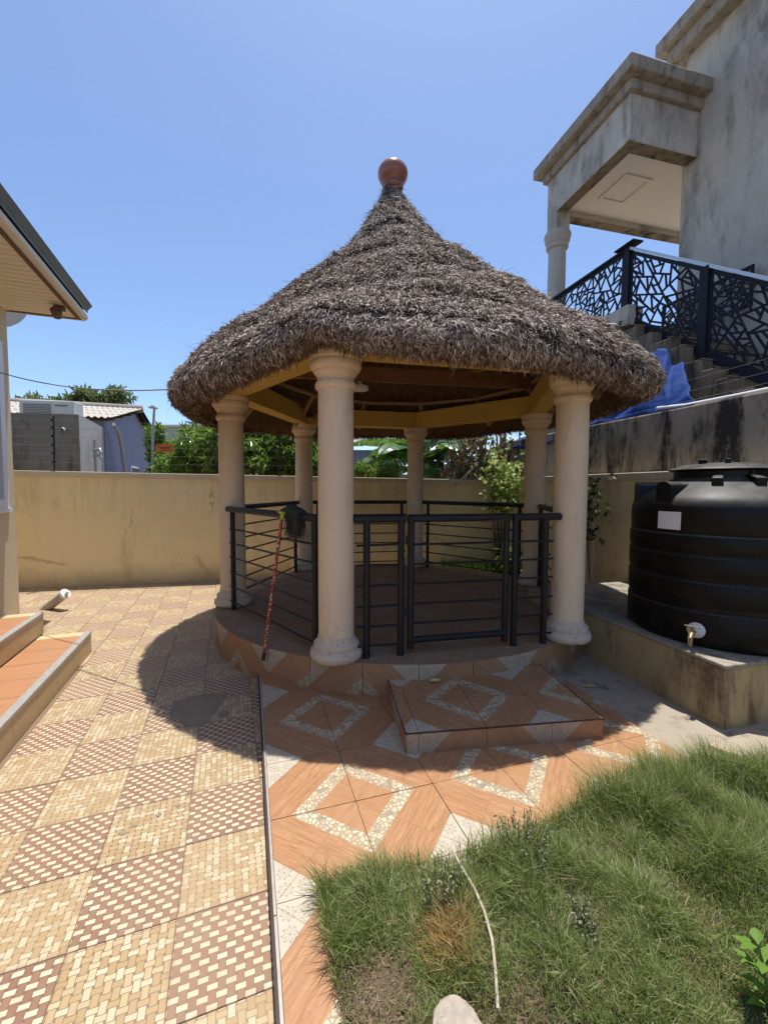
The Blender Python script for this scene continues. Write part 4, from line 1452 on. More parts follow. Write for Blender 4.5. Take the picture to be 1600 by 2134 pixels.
lid = obj('lid', MB().lathe([(r, z + .066) for r, z in lidp], (TC.x, TC.y, 0), 48), M['tank'], tank, smooth=True, auto=38)
for a in (-2.1, -2.9, 0.6):
    T_ = Matrix.Translation((TC.x + .2 * cos(a), TC.y + .2 * sin(a), 1.752)) @ Matrix.Rotation(a, 4, 'Z')
    obj('lid_lug', MB().box(-.03, .03, -.016, .016, -.02, .03, T_), M['tank'], lid, bevel=0.008)
# moulded shoulder hoods and webs
for a in (math.radians(196), math.radians(160), math.radians(20), math.radians(-75 + 360)):
    T_ = Matrix.Translation((TC.x, TC.y, 0)) @ Matrix.Rotation(a, 4, 'Z')
    hm = MB()
    rows = []
    for x in (0.30, 0.36, 0.42, 0.50, 0.58, 0.592):
        top_ = 1.608
        row = []
        w = 0.062
        for k in range(11):
            ph = pi * k / 10
            row.append(T_ @ Vector((x, w * cos(ph), top_ - .045 + .045 * sin(ph) if 0 < k < 10 else 1.43)))
        rows.append(row)
    for r_ in rows: hm.v += [tuple(v) for v in r_]
    for i in range(len(rows) - 1):
        for k in range(10):
            hm.f.append((i * 11 + k, i * 11 + k + 1, (i + 1) * 11 + k + 1, (i + 1) * 11 + k)); hm.uv.append(None); hm.mi.append(0)
    hm.f.append(tuple((len(rows) - 1) * 11 + k for k in range(11))); hm.uv.append(None); hm.mi.append(0)
    hm.f.append(tuple(k for k in range(11))); hm.uv.append(None); hm.mi.append(0)
    obj('shoulder_hood', hm, M['tank'], tank, smooth=True, auto=40)
for a in (math.radians(228), math.radians(262)):
    T_ = Matrix.Translation((TC.x, TC.y, 0)) @ Matrix.Rotation(a, 4, 'Z')
    wb = MB().add([T_ @ Vector(p) for p in ((0.25, -.02, 1.58), (0.25, .02, 1.58), (0.43, .035, 1.55), (0.43, -.035, 1.55), (0.25, -.02, 1.685), (0.25, .02, 1.685), (0.43, .035, 1.635), (0.43, -.035, 1.635))], [(0, 3, 2, 1), (4, 5, 6, 7), (0, 1, 5, 4), (1, 2, 6, 5), (2, 3, 7, 6), (3, 0, 4, 7)])
    obj('lid_web', wb, M['tank'], tank, bevel=0.008)
    obj('web_bolt', MB().tube([T_ @ Vector((.33, 0, 1.64)), T_ @ Vector((.33, 0, 1.70))], .012, 8), M['tank'], tank)
# white sticker bent round the tank
a_mid = math.atan2(gy_ := -0.5, -0.6)
sm = MB()
aa = [math.radians(195), math.radians(210.5)]
for q in range(6):
    for z in (1.255, 1.385):
        a = aa[0] + (aa[1] - aa[0]) * q / 5
        sm.v.append((TC.x + (TR + .003) * cos(a), TC.y + (TR + .003) * sin(a), z))
for q in range(5):
    sm.f.append((q * 2, q * 2 + 2, q * 2 + 3, q * 2 + 1)); sm.uv.append(None); sm.mi.append(0)
obj('sticker', sm, M['sticker'], tank, smooth=True)
# outlet flange and brass tap
a = math.radians(222)
T_ = Matrix.Translation((TC.x, TC.y, 0.555)) @ Matrix.Rotation(a, 4, 'Z') @ Matrix.Rotation(pi / 2, 4, 'Y')
obj('outlet_flange', MB().lathe([(0.052, TR - .03), (0.055, TR + .012), (0.046, TR + .02), (0.034, TR + .022), (0.034, TR + .045), (0.028, TR + .05), (0.028, TR + .07)], (0, 0, 0), 20, T_), M['white_plastic'], tank, smooth=True, auto=40)
tp = MB()
R_ = Matrix.Translation((TC.x, TC.y, 0.555)) @ Matrix.Rotation(a, 4, 'Z')
tp.tube([R_ @ Vector((TR + .06, 0, 0)), R_ @ Vector((TR + .135, 0, 0)), R_ @ Vector((TR + .16, 0, -.02)), R_ @ Vector((TR + .165, 0, -.075))], [.014, .016, .016, .013], 10)
tp.tube([R_ @ Vector((TR + .12, 0, .0)), R_ @ Vector((TR + .12, 0, .045))], .009, 8)
tap = obj('tap', tp, M['brass'], tank, smooth=True, auto=40)
obj('tap_handle', MB().bar(R_ @ Vector((TR + .12, -.045, .05)), R_ @ Vector((TR + .12, .045, .05)), .012, .008), M['brass'], tap, bevel=.002)

# ------------------------------------------------------------------ neighbour on the right
ret = obj('retaining_wall', MB().box(4.30, 4.46, -9, 0.5, -0.05, 2.44, ND_T), M['retaining'], loc=ND(4.3, -3, 0), bevel=0.015)
tag(ret, 'grey retaining wall with black water stains above the yellow coping', 'wall')
o = obj('white_pipe', MB().tube([ND(4.38, -3.0, 2.50), ND(4.38, -3.35, 2.47), ND(4.38, -3.9, 2.465), ND(4.38, -5.2, 2.47)], 0.022, 8), M['white_plastic'], smooth=True, auto=50, loc=ND(4.38, -3.4, 2.47))
tag(o, 'white plastic pipe lying along the top of the stained wall', 'pipe')

# terrain behind the retaining wall
obj('terrain', MB().box(4.46, 14, -12, 6, -0.05, 2.2, ND_T), M['path'], kind='structure')

st = thing('outdoor_stair', 'stained concrete stair climbing behind the retaining wall', 'stair', ND(5.2, -3, 2.2))
DST = [(-1.75, 4.02), (-2.05, 3.86), (-2.33, 3.68), (-2.62, 3.50), (-2.80, 3.34), (-3.05, 3.10), (-3.24, 2.95), (-3.42, 2.80), (-3.70, 2.62), (-3.95, 2.42), (-4.2, 2.26)]
for k in range(len(DST)):
    d0, z = DST[k]
    d1 = DST[k - 1][0] if k else -1.2
    wid = 5.05 if k == 0 else 5.0 - 0.03 * (k % 2)
    s_ = obj('step', MB().box(4.98 - 0.012 * k, 6.4, d0, d1 - .001, 2.1, z, ND_T), M['stair_render'], st, bevel=0.01)
    obj('nosing', MB().box(4.965 - 0.012 * k, 6.4, d0 - .012, d0 + .02, z + .001, z + .012, ND_T), M['retaining'], s_)
obj('landing', MB().box(5.0, 6.44, -1.198, 0.9, 3.75, 4.05, ND_T), M['stair_render'], st)
obj('landing_block', MB().box(5.0, 5.28, -1.86, -1.36, 3.95, 4.24, ND_T), M['concrete'], st, bevel=0.015)
obj('landing_wall', MB().box(5.25, 6.44, -1.15, 0.85, 2.1, 3.748, ND_T), M['stair_render'], st)


def cut_panel(name, parent, d0, d1, zb0, zb1, h, n, seed, bw=0.026):
    """sheet metal panel with shard shaped holes: recursive splits, every split line a bar"""
    rr = random.Random(seed)
    mbp = MB()
    W_ = abs(d1 - d0)

    def W3(u, v):
        d = d0 + (d1 - d0) * u / W_
        z = zb0 + (zb1 - zb0) * u / W_ + v
        return ND(n, d, z)

    def line(a, b):
        mbp.bar(W3(*a), W3(*b), 0.012, bw, up=(W3(*a) - W3(*b)).cross(NN))

    def rec(poly, depth):
        ar = area(poly)
        if ar < 0.014 or (ar < 0.032 and rr.random() < 0.4) or depth > 9:
            return
        cx = sum(p[0] for p in poly) / len(poly); cy = sum(p[1] for p in poly) / len(poly)
        # split across the long axis, with a random tilt
        best = max(((poly[i][0] - poly[j][0], poly[i][1] - poly[j][1]) for i in range(len(poly)) for j in range(i)), key=lambda q: q[0] ** 2 + q[1] ** 2)
        ang = math.atan2(best[1], best[0]) + rr.uniform(-0.65, 0.65)
        nx, ny = cos(ang), sin(ang)
        ox, oy = cx + rr.uniform(-.16, .16) * best[0], cy + rr.uniform(-.16, .16) * best[1]
        A = clip(poly, ox, oy, nx, ny); B = clip(poly, ox, oy, -nx, -ny)
        if len(A) < 3 or len(B) < 3:
            return
        cut = [p for p in A if abs((p[0] - ox) * nx + (p[1] - oy) * ny) < 1e-6]
        if len(cut) >= 2:
            line(cut[0], cut[1])
        rec(A, depth + 1); rec(B, depth + 1)

    rec([(0, 0), (W_, 0), (W_, h), (0, h)], 0)
    obj(name, mbp, M['cut_metal'], parent)
    fr = MB()
    for (a, b, wd) in (((0, 0.02), (W_, 0.02), .05), ((0, h - .02), (W_, h - .02), .05), ((0.02, 0), (0.02, h), .04), ((W_ - .02, 0), (W_ - .02, h), .04)):
        fr.bar(W3(*a), W3(*b), 0.022, wd, up=(W3(*a) - W3(*b)).cross(NN))
    obj('panel_frame', fr, M['cut_metal'], parent)


def slope_z(d):                               # bottom line of the sloping railing
    return 4.10 + (d + 1.72) * (4.10 - 2.76) / 1.91


cr = thing('stair_railing', 'dark sheet metal stair railing cut with shard shaped holes', 'railing', ND(5.145, -2.6, 3.4))
for k, (a, b) in enumerate(((-1.74, -2.86), (-2.95, -4.05), (-4.14, -5.2))):
    cut_panel('cut_panel', cr, a, b, slope_z(a), slope_z(b), 0.98, 5.145, 40 + k)
for d in (-1.69, -2.905, -4.095):
    z = slope_z(d)
    obj('post', MB().box(5.105, 5.185, d - .05, d + .05, z - .15, z + 1.0, ND_T), M['cut_metal'], cr)
obj('stringer', MB().bar(ND(5.145, -1.70, slope_z(-1.70) - .05), ND(5.145, -5.2, slope_z(-5.2) - .05), .05, .09, up=(0, 0, 1)), M['cut_metal'], cr)
obj('handrail', MB().bar(ND(5.145, -1.64, slope_z(-1.64) + 1.02), ND(5.145, -5.2, slope_z(-5.2) + 1.02), .07, .035), M['steel'], cr)
cr2 = thing('landing_railing', 'dark sheet metal landing railing receding from the stair post', 'railing', ND(5.145, -0.7, 4.1))
cut_panel('cut_panel', cr2, -1.62, 0.55, 4.10, 4.10, 1.0, 5.145, 77)
obj('handrail', MB().bar(ND(5.145, -1.72, 5.125), ND(5.145, 0.55, 5.125), .08, .035), M['cut_metal'], cr2)
obj('rail_cap', MB().box(5.05, 5.24, -1.86, -1.50, 5.145, 5.17, ND_T), M['cut_metal'], cr2, bevel=.008)
cr3 = thing('back_railing', 'small dark cut metal railing seen under the stair handrail', 'railing', ND(6.3, -1.6, 3.9))
cut_panel('cut_panel', cr3, -1.2, -2.6, 4.06, 4.06, 0.55, 6.34, 91, 0.02)

nb = thing('villa', 'grey unpainted rendered villa with a projecting porch at upper right', 'building', ND(7, -4, 2.2))
wl = obj('wall', MB().box(6.45, 12, -10, -1.36, 2.1, 8.42, ND_T), M['concrete'], nb)
obj('eave', MB().box(6.12, 12.2, -10.2, -1.06, 8.62, 8.82, ND_T).box(6.24, 12.1, -10.1, -1.18, 8.42, 8.62, ND_T), M['cornice'], nb, bevel=0.02)
# porch: four beams round a recessed white ceiling
pz0, pz1 = 6.73, 7.40
pn, pd0, pd1 = 5.145, -1.62, 0.33
obj('porch_beam', MB().box(pn, pn + .22, pd0, pd1, pz0, pz1, ND_T), M['concrete'], nb, bevel=0.012)
obj('porch_beam', MB().box(pn + .22, 6.449, pd0 + .002, pd0 + .22, pz0 + .002, pz1, ND_T), M['concrete'], nb, bevel=0.012)
obj('porch_beam', MB().box(pn + .22, 8.5, pd1 - .222, pd1 - .002, pz0 + .002, pz1, ND_T), M['concrete'], nb, bevel=0.012)
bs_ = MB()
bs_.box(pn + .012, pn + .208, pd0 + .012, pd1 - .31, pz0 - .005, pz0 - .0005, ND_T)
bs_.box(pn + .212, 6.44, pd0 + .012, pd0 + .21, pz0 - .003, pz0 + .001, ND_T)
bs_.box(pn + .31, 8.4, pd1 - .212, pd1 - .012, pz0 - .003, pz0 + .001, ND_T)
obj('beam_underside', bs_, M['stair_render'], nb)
sf = MB()
sf.box(pn + .221, 8.4, pd0 + .221, pd1 - .223, pz0 + .10, pz0 + .16, ND_T)
obj('porch_ceiling', sf, M['porch_soffit'], nb)
ring_ = MB()
for (a, b, c, d) in ((5.75, 6.3, -0.95, -0.90), (5.75, 6.3, -0.35, -0.30), (5.75, 5.80, -0.90, -0.35), (6.25, 6.3, -0.90, -0.35)):
    ring_.box(a, b, c, d, pz0 + .075, pz0 + .10, ND_T)
obj('ceiling_moulding', ring_, M['porch_soffit'], nb)
obj('porch_roof', MB().box(pn - .07, 8.5, pd0 - .07, pd1 + .07, pz1, pz1 + .15, ND_T).box(pn - .20, 8.5, pd0 - .20, pd1 + .20, pz1 + .15, pz1 + .34, ND_T), M['cornice'], nb, bevel=0.02)
pc = ND(pn + .15, pd1 - .13, 0)
cpr = [(.165, 4.05), (.163, 5.2), (.158, 6.12), (.19, 6.125), (.205, 6.16), (.19, 6.19), (.185, 6.20), (.21, 6.23), (.225, 6.26), (.215, 6.29), (.235, 6.32), (.245, 6.36), (.235, 6.40)]
obj('porch_column', MB().lathe(cpr, (pc.x, pc.y, 0), 32), M['concrete_light'], nb, smooth=True, auto=35)
obj('column_stub', MB().box(pn + .002, pn + .30, pd1 - .28, pd1 - .003, 6.40, pz0, ND_T), M['concrete'], nb, bevel=0.01)

# blue tarpaulin over the corner of the stair
tg = MB()
TQ = [(-1.9, 2.9), (-2.25, 3.15), (-2.45, 3.30), (-2.58, 3.36), (-2.72, 3.315), (-2.765, 3.20), (-2.785, 3.09), (-2.87, 3.085), (-2.96, 3.075), (-2.985, 3.05)]
td_ = [-t_q[0] for t_q in TQ]
NV, NC = 26, 44
for i in range(NC):
    d = -float(np.interp(i / (NC - 1), [0, 1], [1.9, 2.985]))
    zt = float(np.interp(-d, td_, [q[1] for q in TQ]))
    for k in range(NV):
        f = k / (NV - 1)
        zb = 2.455
        z = zb + (zt - zb) * f
        dk = -1.9 + (d + 1.9) * 1.45
        d_ = dk + (d - dk) * f
        r1 = abs(mnoise.noise((d_ * 2.6 + f * 1.3, z * 2.2 - d_, 2.0)))
        r2 = abs(mnoise.noise((d_ * 5.5 - f * 2.0, z * 6.0 + d_ * 3, 5.0)))
        n_ = 4.40 + 0.42 * f - 0.04 * sin(pi * f) - 0.10 * r1 - 0.022 * r2 + 0.012 * mnoise.noise((d_ * 22, z * 22, 1))
        if k == 0:
            n_ = 4.34
        tg.v.append(tuple(ND(n_, d_, z + (0.02 * mnoise.noise((d_ * 8, 3, 1)) if k == NV - 1 else 0))))
for i in range(NC - 1):
    for k in range(NV - 1):
        a = i * NV + k
        tg.f.append((a, a + NV, a + NV + 1, a + 1)); tg.uv.append(None); tg.mi.append(0)
tp_ = obj('tarpaulin', tg, M['tarp'], loc=ND(4.5, -2.5, 2.46), smooth=True)
sd_ = tp_.modifiers.new('thick', 'SOLIDIFY'); sd_.thickness = 0.004
tag(tp_, 'crumpled blue tarpaulin draped over the stained wall by the stair', 'tarpaulin')
# second fold seen through the pavilion
tg = MB()
for i in range(10):
    d = 0.35 - 0.17 * i
    for k in range(4):
        q = ND(4.27 + 0.06 * k + .02 * mnoise.noise((d * 6, k, 3)), d, 2.27 + 0.07 * k + 0.05 * mnoise.noise((d * 3.2, 0.4, 7)))
        tg.v.append(tuple(q))
for i in range(9):
    for k in range(3):
        a = i * 4 + k
        tg.f.append((a, a + 4, a + 5, a + 1)); tg.uv.append(None); tg.mi.append(0)
o = obj('tarpaulin', tg, M['tarp'], loc=ND(4.3, -.4, 2.4), smooth=True)
o.modifiers.new('thick', 'SOLIDIFY').thickness = 0.004
tag(o, 'blue tarpaulin strip hanging over the wall top behind the right rear column', 'tarpaulin')

# ------------------------------------------------------------------ house at the left
hs = thing('house', 'cream house corner with soffit, grey roof edge and white window frame', 'house', HO)
ZS = 3.625
obj('wall', MB().box(-6, 0, -1.5 - 8, 0, -0.05, 1.30, H_T).box(-6, 0, -0.18, 0, 1.30, ZS, H_T).box(-6, -0.001, -8, -1.8, 1.30, ZS - .001, H_T).box(-6, 0, -1.8, -0.18, 3.2, ZS - .002, H_T), M['house_wall'], hs)
win = obj('window', MB().box(-0.05, 0.02, -1.8, -1.72, 1.30, 3.2, H_T).box(-0.05, 0.02, -0.29, -0.175, 1.30, 3.2, H_T).box(-0.05, 0.019, -1.72, -0.29, 1.30, 1.40, H_T).box(-0.05, 0.019, -1.72, -0.29, 3.10, 3.2, H_T), M['white_frame'], hs)
obj('pane', MB().box(-0.045, -0.035, -1.72, -0.29, 1.40, 3.10, H_T), M['glass'], win)
obj('sill', MB().box(-0.05, 0.035, -1.85, -0.15, 1.25, 1.299, H_T), M['white_frame'], win)
# soffit boards run across the overhang
for k in range(44):
    j1 = 0.02 - k * 0.10
    obj('soffit_board', MB().box(0.03, 0.715, j1 - 0.090, j1, ZS, ZS + .012, H_T), M['soffit'], hs)
obj('soffit_backing', MB().box(-0.02, 0.72, -4.4, 0.02, ZS + .010, ZS + .03, H_T), M['dark_gap'], hs)
obj('soffit_trim', MB().box(0.0, 0.03, -4.4, 0.02, ZS - .006, ZS + .012, H_T), M['soffit'], hs)
obj('soffit_trim', MB().box(0.695, 0.74, -4.4, 0.045, ZS - .012, ZS - .002, H_T).box(-0.3, 0.695, 0.0, 0.045, ZS - .012, ZS - .002, H_T), M['soffit_trim'], hs)
obj('fascia', MB().tube([H_T @ Vector((0.765, -4.4, ZS + .03)), H_T @ Vector((0.765, 0.03, ZS + .03))], 0.045, 12).tube([H_T @ Vector((0.765, 0.03, ZS + .03)), H_T @ Vector((-2.0, 0.09, ZS + .03))], 0.045, 12), M['fascia'], hs, smooth=True, auto=50)
obj('roof_timber', MB().box(-1.0, 0.755, -4.4, -0.02, ZS + .06, ZS + .135, H_T), M['dark_gap'], hs)
rfm = MB()
rfm.add([H_T @ Vector(p) for p in ((0.80, -4.6, ZS + .105), (0.80, 0.03, ZS + .105), (0.862, 0.03, ZS + .175), (0.862, -4.6, ZS + .175), (-3.5, 0.03, ZS + 1.4), (-3.5, -4.6, ZS + 1.4), (0.78, -4.6, ZS + .115), (0.78, 0.03, ZS + .115), (-3.5, 0.03, ZS + 1.33), (-3.5, -4.6, ZS + 1.33))], [(0, 1, 2, 3), (3, 2, 4, 5), (0, 6, 7, 1), (6, 9, 8, 7), (1, 7, 8, 4, 2)])
obj('roof', rfm, M['roof_metal'], hs)
obj('roof_lip', MB().tube([H_T @ Vector((0.80, -4.6, ZS + .10)), H_T @ Vector((0.80, 0.04, ZS + .10))], 0.010, 8), M['roof_metal'], hs)

fl = thing('floodlight', 'small dark floodlight fixed under the cream soffit', 'lamp', H_T @ Vector((0.60, -0.36, ZS)))
b0 = H_T @ Vector((0.60, -0.36, ZS))
obj('bracket', MB().box(0.58, 0.68, -0.38, -0.32, ZS - .05, ZS - .001, H_T), M['soffit_trim'], fl)
Tl = Matrix.Translation(H_T @ Vector((0.61, -0.38, ZS - .10))) @ Matrix.Rotation(0.9, 4, 'X') @ Matrix.Rotation(0.4, 4, 'Y')
obj('lamp_head', MB().lathe([(.02, -.05), (.045, -.045), (.052, 0), (.06, .045), (.05, .055)], (0, 0, 0), 16, Tl), M['soffit_trim'], fl, smooth=True)

ds = thing('satellite_dish', 'pale satellite dish behind the house corner under the eave', 'satellite dish', (-5.32, 5.95, 3.55))
Td = Matrix.Translation((-5.20, 5.92, 4.0)) @ Matrix.Rotation(math.radians(80), 4, 'X') @ Matrix.Rotation(math.radians(12), 4, 'Y')
obj('dish', MB().lathe([(.34, .09), (.345, .085), (.27, .05), (.18, .02), (.08, .004), (.01, 0), (.01, .008), (.08, .012), (.18, .028), (.27, .058)], (0, 0, 0), 36, Td), M['ac_case'], ds, smooth=True)
obj('arm', MB().tube([(-5.20, 5.97, 3.98), (-5.2, 6.0, 3.8), H_T @ Vector((-0.5, 0.0, 3.4))], .02, 8), M['wire'], ds)

cb = MB()
pa, pb = Vector((-4.42, 4.86, 2.86)), Vector((-1.36, 3.33, 2.335))
cb.tube([pa + (pb - pa) * f + Vector((0, 0, -0.75 * 0.34 * 4 * f * (1 - f) * 0.42)) for f in np.linspace(0, 1, 24)], 0.0055, 6)
o = obj('cable', cb, M['cable'], loc=pa, smooth=True)
tag(o, 'thin grey cable sagging from the house to the thatch eave', 'cable')

# steps of the house
hst = thing('house_steps', 'two orange wood tiled steps with tan risers beside the house', 'steps', H_T @ Vector((0.9, -3, 0)))
for (i1, j1, z0, z1, i0) in ((1.185, -1.715, -0.03, 0.195, 0.785), (0.785, -1.60, 0.0, 0.385, 0.0)):
    obj('step_core', MB().box(i0 - .1 if i0 > 0.1 else 0.005, i1 - .01, -7, j1 - .01, z0, z1 - .012, H_T), M['grout'], hst)
    # riser tiles
    nt = 14
    for k in range(nt):
        w = 0.35
        b1 = j1 - 0.0 if k == 0 else j1 - 0.14 - (k - 1) * w
        b0_ = j1 - 0.14 if k == 0 else b1 - w
        lo = 0.0 if z0 < 0 else 0.195
        o = obj('riser_tile', MB().box(i1 - .01, i1, b0_ + .0015, b1 - .0015, lo, z1 - .024, H_T), M['tan_tile'], hst)
        if k == 0:
            obj('end_tile', MB().box(i0 if i0 > .1 else .006, i1 - .0105, b1 - .01, b1 - .0005, lo if i0 > .1 else 0.0, z1 - .013, H_T), M['tan_tile'], hst)
    # nosing strip
    obj('nosing', MB().box(i1 - .05, i1 + .006, -7, j1 + .003, z1 - .022, z1 + .004, H_T), M['trim_metal'], hst, bevel=.004)
    # tread tiles: cream border at the far end, then planks of wood look
    obj('border_tile', MB().box(i0 + .012 if i0 > .1 else .006, i1 - .052, j1 - .10, j1 - .001, z1 - .012, z1, H_T), M['cream_tile'], hst)
    for k in range(13):
        b1 = j1 - .102 - k * 0.30; b0_ = b1 - .297
        nsub = 1
        vs = [(i0 + .012 if i0 > .1 else .006, b0_), (i1 - .052, b0_), (i1 - .052, b1), (i0 + .012 if i0 > .1 else .006, b1)]
        w2 = [H_T @ Vector((x, y, 0)) for x, y in vs]
        hj0 = b0_

        def uvf(x, y, b0_=b0_):
            q = Vector((x, y, 0)) - HO
            return (q.dot(HI), (q.dot(HJ) - b0_) / .30)
        obj('tread_tile', MB().prism([(p.x, p.y) for p in w2], z1 - .012, z1, uvf), M['tread'], hst)

# vent pipe stub leaning out of the patio
vp = thing('vent_pipe', 'short grey drain pipe with white cap leaning out of the patio', 'pipe', (-4.30, 5.30, 0))
v0, v1 = Vector((-4.28, 5.27, 0.0)), Vector((-4.00, 5.22, 0.20))
vd = (v1 - v0).normalized()
obj('pipe', MB().tube([v0 - vd * .03, v1], 0.055, 18), M['pvc'], vp, smooth=True, auto=50)
capo = obj('cap', MB().tube([v1 - vd * .01, v1 + vd * .03], 0.063, 18), M['white_plastic'], vp, smooth=True, auto=50)
obj('cap_grip', MB().bar(v1 + vd * .04 + Vector((-.025, .02, 0)), v1 + vd * .04 + Vector((.025, -.02, 0)), .03, .03, up=vd), M['white_plastic'], capo)

# ------------------------------------------------------------------ behind the back wall
blk = thing('block_building', 'low dark concrete outbuilding with an air conditioner on top', 'building', (-7.2, 9.0, 0))
A_, B_ = Vector((-6.45, 9.0)), Vector((-8.6, 8.68))
E_ = Vector((-7.25, 11.0))
def zt_(v): return 3.06
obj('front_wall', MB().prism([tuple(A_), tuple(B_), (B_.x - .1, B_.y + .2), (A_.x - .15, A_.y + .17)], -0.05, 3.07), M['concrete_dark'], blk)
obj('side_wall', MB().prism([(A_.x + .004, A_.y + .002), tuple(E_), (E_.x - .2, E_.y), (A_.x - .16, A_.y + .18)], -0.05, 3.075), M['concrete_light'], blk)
obj('flat_roof', MB().prism([(A_.x - .16, A_.y + .19), (E_.x - .2, E_.y), (-9.3, 10.6), (B_.x - .1, B_.y + .21)], 2.9, 3.0), M['concrete_dark'], blk)
o = obj('spout', MB().tube([(-6.75, 9.02, 2.76), (-6.70, 8.84, 2.73)], 0.045, 14, cap=False).tube([(-6.75, 9.02, 2.76), (-6.70, 8.845, 2.731)], 0.034, 14, cap=False), M['white_plastic'], blk, smooth=True)

ac = thing('air_conditioner', 'pale outdoor air conditioner unit on the dark outbuilding', 'air conditioner', (-7.25, 9.12, 3.07))
Ta = Matrix.Translation((-7.22, 9.15, 3.05)) @ Matrix.Rotation(0.14, 4, 'Z')
obj('casing', MB().box(-.53, .53, -.02, .36, 0.0, .34, Ta), M['ac_case'], ac, bevel=.015)
obj('fan_grille', MB().box(-.45, .08, -.03, -.022, .03, .26, Ta), M['ac_dark'], ac)
for k in range(6):
    obj('grille_bar', MB().box(-.45, .08, -.036, -.030, .05 + .035 * k, .058 + .035 * k, Ta), M['ac_case'], ac)
obj('side_panel', MB().box(.13, .50, -.028, -.021, .03, .30, Ta), M['ac_case'], ac)
obj('panel_slot', MB().box(.17, .42, -.036, -.029, .22, .25, Ta), M['ac_dark'], ac)

# blue-grey house with sheet roof
bh = thing('neighbour_house', 'blue grey gabled house with white corrugated roof behind the wall', 'house', (-8.6, 14.5, 0))
G0, GR, G1 = Vector((-7.05, 11.0, 3.34)), Vector((-8.2, 14.5, 4.16)), Vector((-9.35, 18.0, 3.34))
gd = Vector((-1.15, 3.5, 0)).normalized()
ba = Vector((-gd.y, gd.x, 0))                  # away from us, leftwards
if ba.x > 0: ba = -ba
ins = ba * 0.22
w0, wr, w1 = G0 + ins + gd * .3, GR + ins, G1 + ins - gd * .3
mbw = MB().add([(w0.x, w0.y, -.05), (w1.x, w1.y, -.05), (w1.x, w1.y, 3.25), (wr.x, wr.y, 4.02), (w0.x, w0.y, 3.25), tuple(Vector((w0.x, w0.y, -.05)) + ba * 7), tuple(Vector((w0.x, w0.y, 3.25)) + ba * 7)], [(0, 1, 2, 3, 4), (0, 4, 6, 5)])
obj('wall', mbw, M['blue_wall'], bh)


def corr(p0, p1, back, length, n=40, amp=0.022):
    """corrugated sheet between eave p0 and ridge p1, extruded along back"""
    m = MB()
    per = 0.146
    cnt = int(length / per * 6)
    for i in range(cnt + 1):
        o_ = back * (i * per / 6)
        h = amp * sin(i / 6 * 2 * pi)
        m.v.append(tuple(p0 + o_ + Vector((0, 0, h)))); m.v.append(tuple(p0 * .5 + p1 * .5 + o_ + Vector((0, 0, h)))); m.v.append(tuple(p1 + o_ + Vector((0, 0, h))))
    for i in range(cnt):
        a = i * 3
        for q in (0, 1):
            m.f.append((a + q, a + 3 + q, a + 4 + q, a + 1 + q)); m.uv.append(None); m.mi.append(0)
    return m


# sheets in four rows so that the laps show
for q in range(4):
    f0, f1 = q / 4 - (0.02 if q else 0.02), (q + 1) / 4 + .03
    r_ = obj('roof_sheet', corr(G0 + (GR - G0) * f0 + Vector((0, 0, .02 * (3 - q) * 0 + .012 * q)), G0 + (GR - G0) * min(f1, 1.0) + Vector((0, 0, .012 * q)), ba, 7.0), M['asbestos'], bh, smooth=True)
obj('roof_sheet', corr(G1, GR, ba, 7.0), M['asbestos'], bh, smooth=True)
obj('ridge_cap', MB().tube([GR + Vector((0, 0, .03)), GR + ba * 7 + Vector((0, 0, .03))], 0.13, 10), M['ridge'], bh, smooth=True)
obj('barge_board', MB().bar(GR + ins * .3 + Vector((0, 0, -.10)), G1 + ins * .3 + Vector((0, 0, -.10)), .04, .16), M['dark_gap'], bh)
obj('verge_soffit', MB().bar(GR + ins * .6 + Vector((0, 0, -.06)), G1 + ins * .6 + Vector((0, 0, -.06)), .3, .02), M['dark_gap'], bh)
for f in (0.1, 0.35, 0.6, 0.85):
    p = G0 + (GR - G0) * f + Vector((0, 0, -.07))
    obj('purlin', MB().bar(p + ba * .03, p + ba * .5, .06, .08), M['bark'], bh)
wq = w0 + (w1 - w0) * 0.36
obj('window', MB().bar(Vector((wq.x, wq.y, 1.85)) - ba * .02, Vector((wq.x, wq.y, 1.85)) - ba * .02 + gd * 1.0, .06, .75), M['white_frame'], bh)
wq2 = wq - ba * .06 + gd * .07
obj('window_pane', MB().bar(Vector((wq2.x, wq2.y, 1.85)), Vector((wq2.x, wq2.y, 1.85)) + gd * .86, .03, .62), M['glass'], bh)
s0 = G0 + ins * 0.2 + gd * .2 - ba * .05
spt = MB().tube([s0 + Vector((0, 0, -.15)), s0 + gd * .5 + Vector((0, 0, -.35)), s0 + gd * .75 + Vector((0, 0, -.75)), s0 + gd * .8 + Vector((0, 0, -1.1)), s0 + gd * 1.0 + Vector((0, 0, -1.3)), s0 + gd * 1.0 + Vector((0, 0, -2.6))], .045, 10)
obj('downpipe', spt, M['concrete_light'], bh, smooth=True, auto=50)
wl_ = w0 + (w1 - w0) * .80
obj('bulkhead_lamp', MB().lathe([(.02, -.1), (.11, -.07), (.14, 0), (.11, .07), (.02, .1)], (wl_.x + .12, wl_.y - .05, 3.0), 16), M['white_plastic'], bh, smooth=True)

stp_ = thing('standpipe', 'grey upright water pipe with taps before the pale wall', 'pipe', (-6.6, 9.75, 0))
obj('pipe', MB().tube([(-6.60, 9.7, 0), (-6.60, 9.7, 2.62)], .03, 8), M['wire'], stp_, smooth=True, auto=50)
for z in (2.25, 2.38):
    obj('tap', MB().tube([(-6.62, 9.68, z), (-6.42, 9.62, z + .02), (-6.40, 9.6, z - .06)], .035, 8), M['steel'], stp_, smooth=True, auto=50)

